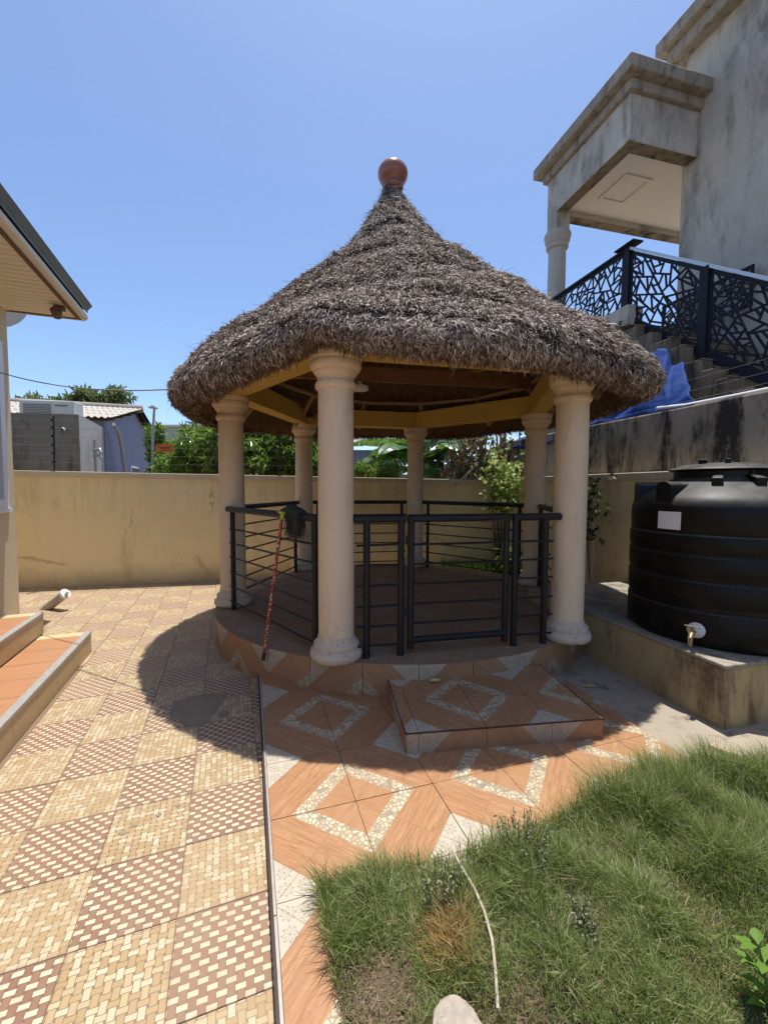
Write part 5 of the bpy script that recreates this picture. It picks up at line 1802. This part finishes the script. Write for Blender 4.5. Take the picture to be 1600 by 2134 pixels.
h2 = thing('small_house', 'low house with corrugated roof seen between the columns', 'house', (-1.4, 12.5, 0))
obj('wall', MB().box(-3.2, 0.4, 12.0, 15, -.05, 2.62), M['blue_wall'], h2)
m2 = corr(Vector((-3.5, 11.75, 2.72)), Vector((-3.5, 14.2, 3.6)), Vector((1, 0, 0)), 4.2)
obj('roof_sheet', m2, M['asbestos'], h2, smooth=True)
obj('wall_low', MB().box(-1.2, 2.6, 9.6, 9.8, -.05, 1.86), M['concrete_light'], h2)

h3 = thing('green_house', 'pale green house wall far behind the leafy shrub', 'house', (-10, 20, 0))
obj('wall', MB().box(-13, -8.6, 20, 24, -.05, 4.35), M['green_wall'], h3)
obj('roof_slab', MB().box(-13.1, -8.5, 19.9, 24.1, 4.35, 4.45), M['coping'], h3)

pole = thing('utility_pole', 'slim leaning grey pole with a white lamp head', 'pole', (-5.98, 11.0, 0))
obj('pole_shaft', MB().tube([(-6.08, 11, 0), (-5.98, 11, 2.9), (-5.92, 11, 3.58)], [.04, .035, .03], 10), M['concrete_light'], pole, smooth=True, auto=50)
obj('lamp_head', MB().add([(-6.06, 10.95, 3.60), (-5.92, 10.9, 3.64), (-5.80, 10.95, 3.57), (-5.9, 11.06, 3.60), (-6.06, 10.95, 3.57), (-5.92, 10.9, 3.60), (-5.80, 10.95, 3.54), (-5.9, 11.06, 3.56)], [(0, 1, 2, 3), (7, 6, 5, 4), (0, 4, 5, 1), (1, 5, 6, 2), (2, 6, 7, 3), (3, 7, 4, 0)]), M['white_plastic'], pole)

# electric fence on the back wall
wires_z = [1.92, 2.05, 2.18, 2.31, 2.44, 2.56]
fposts = []
for (u, label) in ((117, 'black insulated fence post on the wall before the dark outbuilding'), (585, 'black insulated fence post on the wall between the two left columns'), (1080, 'black insulated fence post on the wall in the corner by the creeper')):
    k = (u - 800) / 879
    y = (6.349 + 5.537 * .197) / (1 - .197 * k); x = k * y; y = wall_y(x) + .02
    fposts.append((x, y))
    t = thing('fence_post', label, 'fence post', (x, y, 1.5), 'electric fence posts on the boundary wall')
    obj('post', MB().tube([(x - .02, y, 1.55), (x - .02, y, 1.8), (x, y, 2.62)], .014, 8), M['black'], t, smooth=True, auto=50)
    for z in wires_z:
        obj('insulator', MB().lathe([(.012, z - .02), (.028, z - .015), (.028, z + .015), (.012, z + .02)], (x, y - .03, 0), 10), M['black'], t, smooth=True, auto=40)
wm = MB()
ex = [(-9.4, wall_y(-9.4))] + fposts
for a, b in zip(ex[:-1], ex[1:]):
    for z in wires_z:
        wm.tube([(a[0], a[1] - .03, z), ((a[0] + b[0]) / 2, (a[1] + b[1]) / 2 - .03, z - .015), (b[0], b[1] - .03, z)], .0022, 4, cap=False)
o = obj('fence_wires', wm, M['wire'], loc=(-3, wall_y(-3), 1.9))
tag(o, 'thin electric fence wires strung along the back wall', 'wires')
wm = MB()
for (z, n0) in ((2.52, 4.33), (2.62, 4.33), (2.74, 4.33)):
    wm.tube([ND(4.34, 0.4, z), ND(4.34, -2.5, z - .03), ND(4.34, -5.5, z + .02)], .0022, 4, cap=False)
o = obj('fence_wires', wm, M['wire'], loc=ND(4.34, -2.5, 2.5))
tag(o, 'thin fence wires along the stained retaining wall', 'wires')

sg = thing('warning_sign', 'small orange warning plate hanging on the fence wires', 'sign', (-3.47, 6.72, 2.1))
kx, ky = -3.47, wall_y(-3.47) - .04
obj('plate', MB().bar((kx - .125, ky - .024, 2.165), (kx + .125, ky + .024, 2.165), .006, .125), M['orange'], sg)
ink = MB()
for (dz, a, b) in ((.035, -.10, -.07), (.035, .07, .10), (.008, -.085, .09), (-.004, -.06, .075), (-.035, -.06, .10)):
    ink.bar((kx + a, ky + a * .19 - .0045, 2.165 + dz), (kx + b, ky + b * .19 - .0045, 2.165 + dz), .002, .010)
obj('print', ink, M['sign_ink'], sg)


# ------------------------------------------------------------------ plants
def rvec(s=1.0):
    return Vector((random.gauss(0, s), random.gauss(0, s), random.gauss(0, s)))


def leafy(center, rad, n_twigs, per, L, W, mbl, mbs, droop=0.15, upb=0.35):
    """twigs ending in whorls of long leaves, filling an ellipsoid"""
    for _ in range(n_twigs):
        while True:
            q = Vector((random.uniform(-1, 1), random.uniform(-1, 1), random.uniform(-1, 1)))
            if 0.25 < q.length < 1.0: break
        p = Vector((center[0] + q.x * rad[0], center[1] + q.y * rad[1], center[2] + q.z * rad[2]))
        if mbs is not None and random.random() < 0.4:
            mbs.tube([Vector((center[0] + q.x * rad[0] * .3, center[1] + q.y * rad[1] * .3, center[2] - rad[2] * .8)), p], [.008, .004], 5, cap=False)
        out = (Vector((q.x, q.y, q.z * .5)) + Vector((0, 0, upb)) + rvec(.3)).normalized()
        for k in range(per):
            a = 2.4 * k + random.random()
            side = out.orthogonal().normalized()
            side = (Matrix.Rotation(a, 3, out) @ side)
            d = (out * random.uniform(.2, 1.0) + side * random.uniform(.5, 1.0) - Vector((0, 0, droop))).normalized()
            l = L * random.uniform(.6, 1.25)
            mbl.leaf(p + out * (k * L * .08 - L * .2) + rvec(L * .1), d, out + rvec(.4), l, W * random.uniform(.7, 1.2))


def shrub(name, label, blobs, mat, L, W, per, stems, cat='shrub'):
    c = blobs[0][0]
    t = thing(name, label, cat, (c[0], c[1], 0))
    ml, ms = MB(), MB()
    for (cc, rr, n) in blobs:
        leafy(cc, rr, n, per, L, W, ml, ms)
    for (a, b, r) in stems:
        ms.tube([a, (Vector(a) + Vector(b)) / 2 + rvec(.05), b], [r, r * .8, r * .5], 7)
    obj('foliage', ml, M[mat], t, kind='stuff', recalc=False)
    obj('stems', ms, M['bark'], t, smooth=True, recalc=False)
    return t


shrub('leafy_shrub', 'tall shrub with long glossy leaves left of the pavilion behind the wall', [((-3.1, 8.1, 2.25), (.85, .6, .55), 330), ((-2.9, 8.3, 2.75), (.55, .5, .45), 160), ((-3.9, 8.3, 2.0), (.5, .5, .4), 130), ((-2.5, 8.0, 2.0), (.6, .5, .5), 190)], 'shrub', .17, .042, 9, [((-3.1, 8.2, 0), (-3.0, 8.2, 2.4), .05), ((-2.9, 8.2, 0), (-2.6, 8.2, 2.3), .04), ((-3.3, 8.2, 0), (-3.6, 8.3, 2.1), .04)])
shrub('leafy_shrub', 'tall glossy shrub seen between the two left columns', [((-1.75, 8.2, 2.25), (.75, .5, .55), 330), ((-1.9, 8.3, 2.7), (.6, .5, .4), 150), ((-1.3, 8.0, 2.0), (.45, .4, .45), 150)], 'shrub', .16, .04, 9, [((-1.8, 8.3, 0), (-1.75, 8.2, 2.3), .05), ((-1.6, 8.3, 0), (-1.3, 8.1, 2.1), .035)])
shrub('small_bush', 'bright green bush peeping over the wall right of the front column', [((-0.30, 8.1, 1.78), (.42, .3, .28), 130), ((-0.05, 8.2, 1.72), (.3, .3, .2), 60)], 'shrub', .13, .03, 8, [((-.3, 8.2, 0), (-.25, 8.1, 1.8), .03)])
shrub('tree', 'dark leafy tree beside the slim pole behind the blue house', [((-6.15, 11.6, 2.5), (.22, .3, .55), 90), ((-5.75, 11.2, 1.9), (.45, .4, .4), 100), ((-6.15, 11.4, 3.0), (.18, .2, .22), 25)], 'shrub', .17, .06, 8, [((-6.0, 11.6, 0), (-6.0, 11.6, 2.8), .06)], 'tree')
far = thing('tree', 'pale leafy tree crown showing above the white roof', 'tree', (-15.5, 26, 0))
fm, fs_ = MB(), MB()
for (cx, cz, rx, rz, n) in ((-18.6, 6.7, .9, .25, 50), (-18.0, 7.0, .35, .35, 30), (-17.0, 6.75, .8, .3, 55), (-16.6, 6.9, .35, .3, 24), (-15.9, 7.05, .3, .4, 30), (-17.2, 6.2, 1.8, .3, 80), (-20.9, 6.6, .7, .22, 30), (-23.0, 6.7, .4, .15, 10)):
    leafy((cx, 26, cz), (rx, 1.0, rz), n, 8, .45, .16, fm, None)
fs_.tube([(-17.2, 26, 0), (-17.2, 26, 4), (-17.3, 26, 6.2)], [.25, .2, .1], 8)
for (bx, bz) in ((-18.6, 6.6), (-15.9, 6.9), (-16.6, 6.8), (-20.9, 6.5), (-23.0, 6.7)):
    fs_.tube([(-17.2, 26, 4.4), ((bx - 17.2) / 2, 26, 5.6), (bx, 26, bz)], [.12, .08, .04], 6)
obj('crown', fm, M['tree_far'], far, kind='stuff', recalc=False)
obj('trunk', fs_, M['bark'], far, smooth=True, recalc=False)

# banana clump
bn = thing('banana_plant', 'banana plant with broad torn leaves behind the pavilion wall', 'banana plant', (1.0, 8.6, 0))


def banana_leaf(p, d, L, W, mbl, twist=0.0, sag=0.5):
    p = Vector(p); d = Vector(d).normalized()
    side0 = d.cross(Vector((0, 0, 1)))
    if side0.length < .05: side0 = Vector((1, 0, 0))
    side0.normalize()
    side0 = Matrix.Rotation(twist, 3, d) @ side0
    n = 14
    pts = []
    q = p.copy(); dd = d.copy()
    for i in range(n + 1):
        f = i / n
        w = W * (sin(pi * min(1, f * 1.02 + .06)) ** .6) * .5 if f < 1 else 0.01
        nr = side0.cross(dd).normalized()
        pts.append((q.copy(), side0 * w, nr))
        q = q + dd * (L / n)
        dd = (dd - Vector((0, 0, sag / n))).normalized()
    for i in range(n):
        (a, wa, na), (b, wb, nb2) = pts[i], pts[i + 1]
        for s in (1, -1):
            gap = random.uniform(0.0, .10) if random.random() < .6 else 0
            dr1, dr2 = random.uniform(-.22, .12), random.uniform(-.22, .12)
            mid = lambda c, w, nn_, dr: c + w * s * .55 + nn_ * (.10 * w.length)
            tip = lambda c, w, nn_, dr: c + w * s - Vector((0, 0, 1)) * (abs(dr) * w.length)
            b2 = b - (b - a) * gap
            mbl.add([a, mid(a, wa, na, dr1), tip(a, wa, na, dr1), b, mid(b2, wb, nb2, dr1), tip(b2, wb, nb2, dr1)], [(0, 1, 4, 3), (1, 2, 5, 4)])


bl = MB(); bs = MB()
for (bx, by) in ((0.55, 8.75), (1.15, 8.7), (1.55, 8.6)):
    bs.tube([(bx, by, 0), (bx, by, 1.9), (bx + .03, by, 2.4)], [.10, .08, .05], 10)
for (p, d, L, W, tw, sg_) in (((.55, 8.6, 2.3), (-.75, -.25, .35), 1.5, .50, .25, .9), ((.55, 8.6, 2.25), (-.35, -.5, .3), 1.3, .48, -.3, 1.3), ((.55, 8.6, 2.3), (.5, -.4, .5), 1.2, .45, .4, 1.2), ((1.15, 8.6, 2.2), (-.6, -.5, .15), 1.1, .5, .5, 1.2), ((1.15, 8.6, 2.3), (.1, -.6, .35), 1.1, .45, 0, 1.5), ((1.15, 8.6, 2.3), (.6, -.3, .5), 1.1, .42, .2, 1.2), ((.5, 8.5, 1.95), (-.5, -.3, -.15), .9, .42, .7, .6), ((.95, 8.45, 2.0), (.1, -.3, -.4), .8, .40, .2, .3), ((1.0, 8.5, 2.1), (-.2, -.4, -.2), .9, .4, -.6, .5), ((1.5, 8.5, 2.3), (.4, -.5, .5), 1.0, .38, .1, 1.3), ((1.5, 8.5, 2.2), (-.1, -.6, -.1), .9, .36, .5, .8), ((.2, 8.6, 2.2), (-.8, -.1, -.1), 1.0, .45, -.5, .4), ((1.1, 8.9, 2.5), (-.8, -.3, -.05), 1.3, .6, .9, .3), ((1.5, 8.9, 2.55), (-.9, -.3, -.2), 1.2, .6, -.8, .3), ((1.3, 8.8, 2.3), (-.7, -.4, -.25), 1.0, .55, .4, .4), ((1.7, 8.8, 2.4), (-.7, -.4, -.2), 1.1, .5, .6, .5), ((.7, 8.9, 2.5), (-.9, -.2, -.15), 1.2, .6, .7, .3), ((.5, 8.9, 2.2), (-.6, -.3, -.25), .9, .5, -.4, .4), ((1.6, 8.9, 2.1), (-.5, -.4, -.2), .9, .5, .2, .5), ((1.9, 8.8, 2.6), (-.5, -.4, .1), 1.0, .5, .2, 1.0)):
    banana_leaf(p, d, L, W, bl, tw, sg_)
obj('leaves', bl, M['banana'], bn, kind='stuff', recalc=False)
obj('stems', bs, M['stem'], bn, smooth=True)

dv = thing('dead_creeper', 'tangle of dry brown creeper stems over the wall near the corner', 'creeper', (1.75, 7.9, 1.7))
dl, dsm = MB(), MB()
for k in range(60):
    x = random.uniform(1.35, 2.15); y = random.uniform(7.75, 8.3)
    z0 = random.uniform(1.6, 2.0); z1 = random.uniform(2.2, 2.75)
    pts = [Vector((x + random.uniform(-.35, .35), y + random.uniform(-.1, .1), z0)), Vector((x + random.uniform(-.15, .15), y, (z0 + z1) / 2)), Vector((x + random.uniform(-.2, .2), y, z1))]
    dsm.tube(pts, random.uniform(.006, .02), 5, cap=False)
    for q in range(7):
        p = pts[0].lerp(pts[2], random.random()) + rvec(.06)
        dl.leaf(p, rvec(1) + Vector((0, 0, -.8)), rvec(1), random.uniform(.08, .2), random.uniform(.04, .10))
obj('dry_stems', dsm, M['dead_leaf'], dv, recalc=False)
obj('dry_leaves', dl, M['dead_leaf'], dv, kind='stuff', recalc=False)
o = obj('bamboo_stick', MB().tube([(1.28, 7.62, 1.60), (1.72, 7.72, 2.02)], .016, 8), M['concrete_light'], loc=(1.28, 7.62, 1.6), smooth=True)
tag(o, 'pale stick leaning over the wall coping near the creeper', 'stick')

cv = thing('creeper', 'green creeper climbing the wall corner behind the right columns', 'creeper', (2.2, 7.6, 0))
cl, cs = MB(), MB()


def lobed(p, d, up, S, mbl):
    """five-lobed leaf as a fan"""
    p = Vector(p); d = Vector(d).normalized(); a = d.cross(Vector(up))
    if a.length < .01: a = d.orthogonal()
    a.normalize(); nrm = a.cross(d)
    vs = [p]
    for (an, r) in ((-130, .45), (-95, .8), (-62, .5), (-40, .95), (-18, .6), (0, 1.1), (18, .6), (40, .95), (62, .5), (95, .8), (130, .45)):
        t = math.radians(an)
        vs.append(p + (d * cos(t) + a * sin(t)) * (r * S) + nrm * (abs(sin(t)) * .18 * S * random.uniform(.3, 1.2)))
    mbl.add(vs, [(0, i, i + 1) for i in range(1, 11)])


for _ in range(430):
    z = random.gauss(1.68, .30); x = random.gauss(2.12 + .2 * (1.7 - z), .20)
    y = wall_y(x) - random.uniform(.02, .75)
    if z < 1.1 - .2 * random.random() or z > 2.35: continue
    lobed((x, y, z), Vector((random.gauss(0, .5), -.5, random.gauss(-.2, .5))), Vector((random.gauss(0, .4), -1, .6)), random.uniform(.04, .085), cl)
for _ in range(9):
    x = random.gauss(2.15, .06)
    cs.tube([(x, wall_y(x) - .05, 0.1), (x + random.uniform(-.2, .2), wall_y(x) - .12, 1.1), (x + random.uniform(-.3, .3), wall_y(x) - .2, random.uniform(1.4, 2.2))], [.012, .008, .004], 5, cap=False)
obj('leaves', cl, M['creeper'], cv, kind='stuff', recalc=False)
obj('vines', cs, M['bark'], cv, recalc=False)

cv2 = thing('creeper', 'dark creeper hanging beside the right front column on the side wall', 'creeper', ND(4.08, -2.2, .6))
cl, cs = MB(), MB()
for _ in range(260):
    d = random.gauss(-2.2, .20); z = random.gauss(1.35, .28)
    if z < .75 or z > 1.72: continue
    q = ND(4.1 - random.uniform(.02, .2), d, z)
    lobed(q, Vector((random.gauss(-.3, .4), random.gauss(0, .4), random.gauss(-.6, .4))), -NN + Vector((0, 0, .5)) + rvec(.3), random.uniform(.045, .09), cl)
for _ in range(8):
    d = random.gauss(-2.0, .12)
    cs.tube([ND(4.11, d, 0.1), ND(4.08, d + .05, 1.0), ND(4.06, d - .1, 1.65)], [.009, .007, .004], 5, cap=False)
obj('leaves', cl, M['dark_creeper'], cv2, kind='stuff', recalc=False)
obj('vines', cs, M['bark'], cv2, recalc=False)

# planted strip behind the pavilion
gb = MB().prism([(0.2, 6.9), (2.25, 7.0), (3.0, 4.6), (2.4, 4.5), (2.05, 5.6), (1.3, 6.7)], -0.04, 0.02)
obj('garden_bed', gb, M['soil'], kind='structure')
pg = thing('spider_plant', 'clump of bright striped grassy leaves in the bed behind the pavilion', 'plant', (1.6, 7.25, 0.02))
pl_ = MB()
for _ in range(420):
    x, y = random.uniform(1.0, 2.15), random.uniform(6.95, 7.6)
    d = Vector((random.gauss(0, .5), random.gauss(0, .5), 1.0))
    pl_.leaf((x, y, 0.02), d, Vector((d.x, d.y, -.3)), random.uniform(.16, .34), random.uniform(.012, .02), .1)
obj('leaves', pl_, M['seedling'], pg, kind='stuff', recalc=False)
bd = thing('broadleaf_plant', 'broad leaved plant in the bed beside the grassy clump', 'plant', (2.15, 7.1, 0.02))
pl_ = MB()
for _ in range(90):
    p = Vector((random.gauss(2.15, .2), random.gauss(7.0, .2), random.uniform(.08, .55)))
    leaf6(pl_, p, rvec(.6) + Vector((0, -.3, .1)), Vector((0, -.2, 1)) + rvec(.3), random.uniform(.12, .22), random.uniform(.06, .11))
obj('leaves', pl_, M['shrub'], bd, kind='stuff', recalc=False)
obj('stem', MB().tube([(2.15, 7.1, 0), (2.15, 7.05, .5)], .012, 6), M['stem'], bd)
bd = thing('seedling_plant', 'tiny plant with pale leaves beside the foot of the right front column', 'plant', ND(3.9, -2.45, 0.02))
pl_ = MB()
for _ in range(16):
    q = ND(3.85 + random.gauss(0, .05), -2.5 + random.gauss(0, .06), random.uniform(.04, .25))
    pl_.leaf(q, rvec(.6) + Vector((0, -.3, .1)), Vector((0, -.2, 1)) + rvec(.3), random.uniform(.06, .10), .035, .12)
obj('leaves', pl_, M['creeper'], bd, kind='stuff', recalc=False)

# plants on the neighbour's landing, behind the stair
nt_ = thing('potted_palm', 'dark spiky leaves behind the stair railing', 'plant', ND(7.0, -0.9, 4.05))
pl_ = MB()
for _ in range(150):
    d = Vector((random.gauss(0, 1), random.gauss(0, 1), random.uniform(.1, 1.1)))
    q = ND(7.0 + random.gauss(0, .22), -1.1 + random.gauss(0, .4), 4.1 + abs(random.gauss(0, .2)))
    pl_.leaf(q, d, Vector((0, 0, 1)), random.uniform(.25, .5), .05, .1)
obj('leaves', pl_, M['shrub'], nt_, kind='stuff', recalc=False)
obj('pot', MB().lathe([(.22, 4.05), (.28, 4.3), (.30, 4.32), (.26, 4.33)], tuple(ND(7.0, -1.1, 0)), 20), M['clay'], nt_, smooth=True)

# weeds in the lawn
for k, (x, y, r, h, label, n) in enumerate(((0.55, 1.585, .13, .15, 'wide grey green weed at the tiled edge of the lawn', 330), (0.20, 1.40, .085, .13, 'upright grey weed left of the pale hose', 230), (0.66, 1.31, .07, .08, 'low dark weed in the middle of the lawn, right one of two', 150), (0.53, 1.33, .065, .07, 'low dark weed in the middle of the lawn, left one of two', 130))):
    t = thing('weed', label, 'weed', (x, y, .08))
    wmb, wst = MB(), MB()
    for _ in range(n // 8):
        a = random.uniform(0, 2 * pi); rr = r * math.sqrt(random.random())
        tipp = Vector((x + rr * cos(a), y + rr * sin(a), .09 + h * random.uniform(.6, 1.15)))
        b_ = Vector((x + rr * .4 * cos(a), y + rr * .4 * sin(a), .075))
        wst.tube([b_, tipp], .0015, 4, cap=False)
        for q in range(14):
            p = b_.lerp(tipp, random.uniform(.25, 1)) + rvec(.008)
            wmb.leaf(p, rvec(1) + Vector((0, 0, .4)), rvec(1) + Vector((0, 0, 1)), random.uniform(.010, .020), random.uniform(.006, .010), .15)
    obj('leaves', wmb, M['weed'], t, kind='stuff', recalc=False)
    obj('stalks', wst, M['stem'], t, recalc=False)
t = thing('seedling_plant', 'bright green young plant at the near corner of the lawn', 'plant', (1.06, 1.09, .05))
wst = MB()
stalk = [Vector((1.08, 1.08, .05)), Vector((1.075, 1.10, .16)), Vector((1.06, 1.12, .27))]
wst.tube(stalk, [.005, .004, .003], 6)
obj('stalk', wst, M['stem'], t)
for q in range(26):
    f = q / 26
    p = stalk[0].lerp(stalk[2], .2 + .8 * f)
    a = 2.4 * q
    lf = MB()
    d = Vector((cos(a), sin(a), .45))
    leaf6(lf, p + d * .012, d, Vector((0, 0, 1)) + rvec(.2), random.uniform(.042, .066), random.uniform(.022, .032))
    obj('leaf', lf, M['seedling'], t, recalc=False, smooth=True)

# ------------------------------------------------------------------ small things
hb = MB()
hp = [(0.265, 1.53, .175), (0.285, 1.478, .167), (0.321, 1.39, .158), (0.338, 1.32, .15), (0.343, 1.24, .143), (0.333, 1.16, .135), (0.320, 1.085, .115)]
hb.tube(hp, .0050, 10)
o = obj('hose', hb, M['pvc'], loc=(0.338, 1.12, .07), smooth=True, auto=50)
tag(o, 'pale bent length of hose lying in the grass', 'hose')

rk = MB()
bm = bmesh.new()
bmesh.ops.create_icosphere(bm, subdivisions=4, radius=1)
for v in bm.verts:
    p = v.co.copy()
    f = 1 + .16 * mnoise.noise(p * 1.2 + Vector((3, 1, 7))) + .05 * mnoise.noise(p * 4)
    p *= f
    p.x = max(-.72, p.x); p.z = max(-.5, min(.55 + .06 * p.x, p.z)); p.y = min(.86, p.y); p.y = min(p.y, .95 - 1.1 * max(0.0, p.x - .12)); p.x = min(p.x, .9 - .2 * p.y)
    v.co = Vector((p.x * .098, p.y * .135, p.z * .06))
me = bpy.data.meshes.new('rock'); bm.to_mesh(me); bm.free(); me.materials.append(M['rock'])
o = bpy.data.objects.new('rock', me); COL.objects.link(o); o.location = (0.20, .985, .10); o.rotation_euler = (0.06, 0, -.12)
tag(o, 'rough grey stone chunk on the lawn by the near edge', 'rock')

cbm = MB()
cbm.tube([(0.325, 2.905, SZ + .014), (0.345, 2.908, SZ + .016), (0.375, 2.912, SZ + .015), (0.400, 2.916, SZ + .013)], [.006, .0145, .0145, .009], 10)
o = obj('corn_cob', cbm, M['cob'], loc=(.36, 2.91, SZ), smooth=True)
tag(o, 'small dry yellowish cob lying on the step', 'litter')
lfm = MB()
lfm.add([(1.53, 3.22, .008), (1.57, 3.20, .012), (1.64, 3.20, .016), (1.68, 3.21, .012), (1.63, 3.225, .02), (1.57, 3.222, .016)], [(0, 1, 5), (1, 2, 4, 5), (2, 3, 4)])
o = obj('fallen_leaf', lfm, M['cob'], loc=(1.6, 3.21, .008))
tag(o, 'narrow yellow fallen leaf on the concrete by the platform', 'leaf')
bk = MB()
bk.prism([(1.94, 2.44), (2.00, 2.46), (2.075, 2.345), (2.045, 2.325), (1.98, 2.38)], .006, .03)
o = obj('brick_piece', bk, M['brick'], loc=(2.0, 2.4, .006), bevel=.003)
tag(o, 'broken pale piece of brick on the concrete path', 'brick')
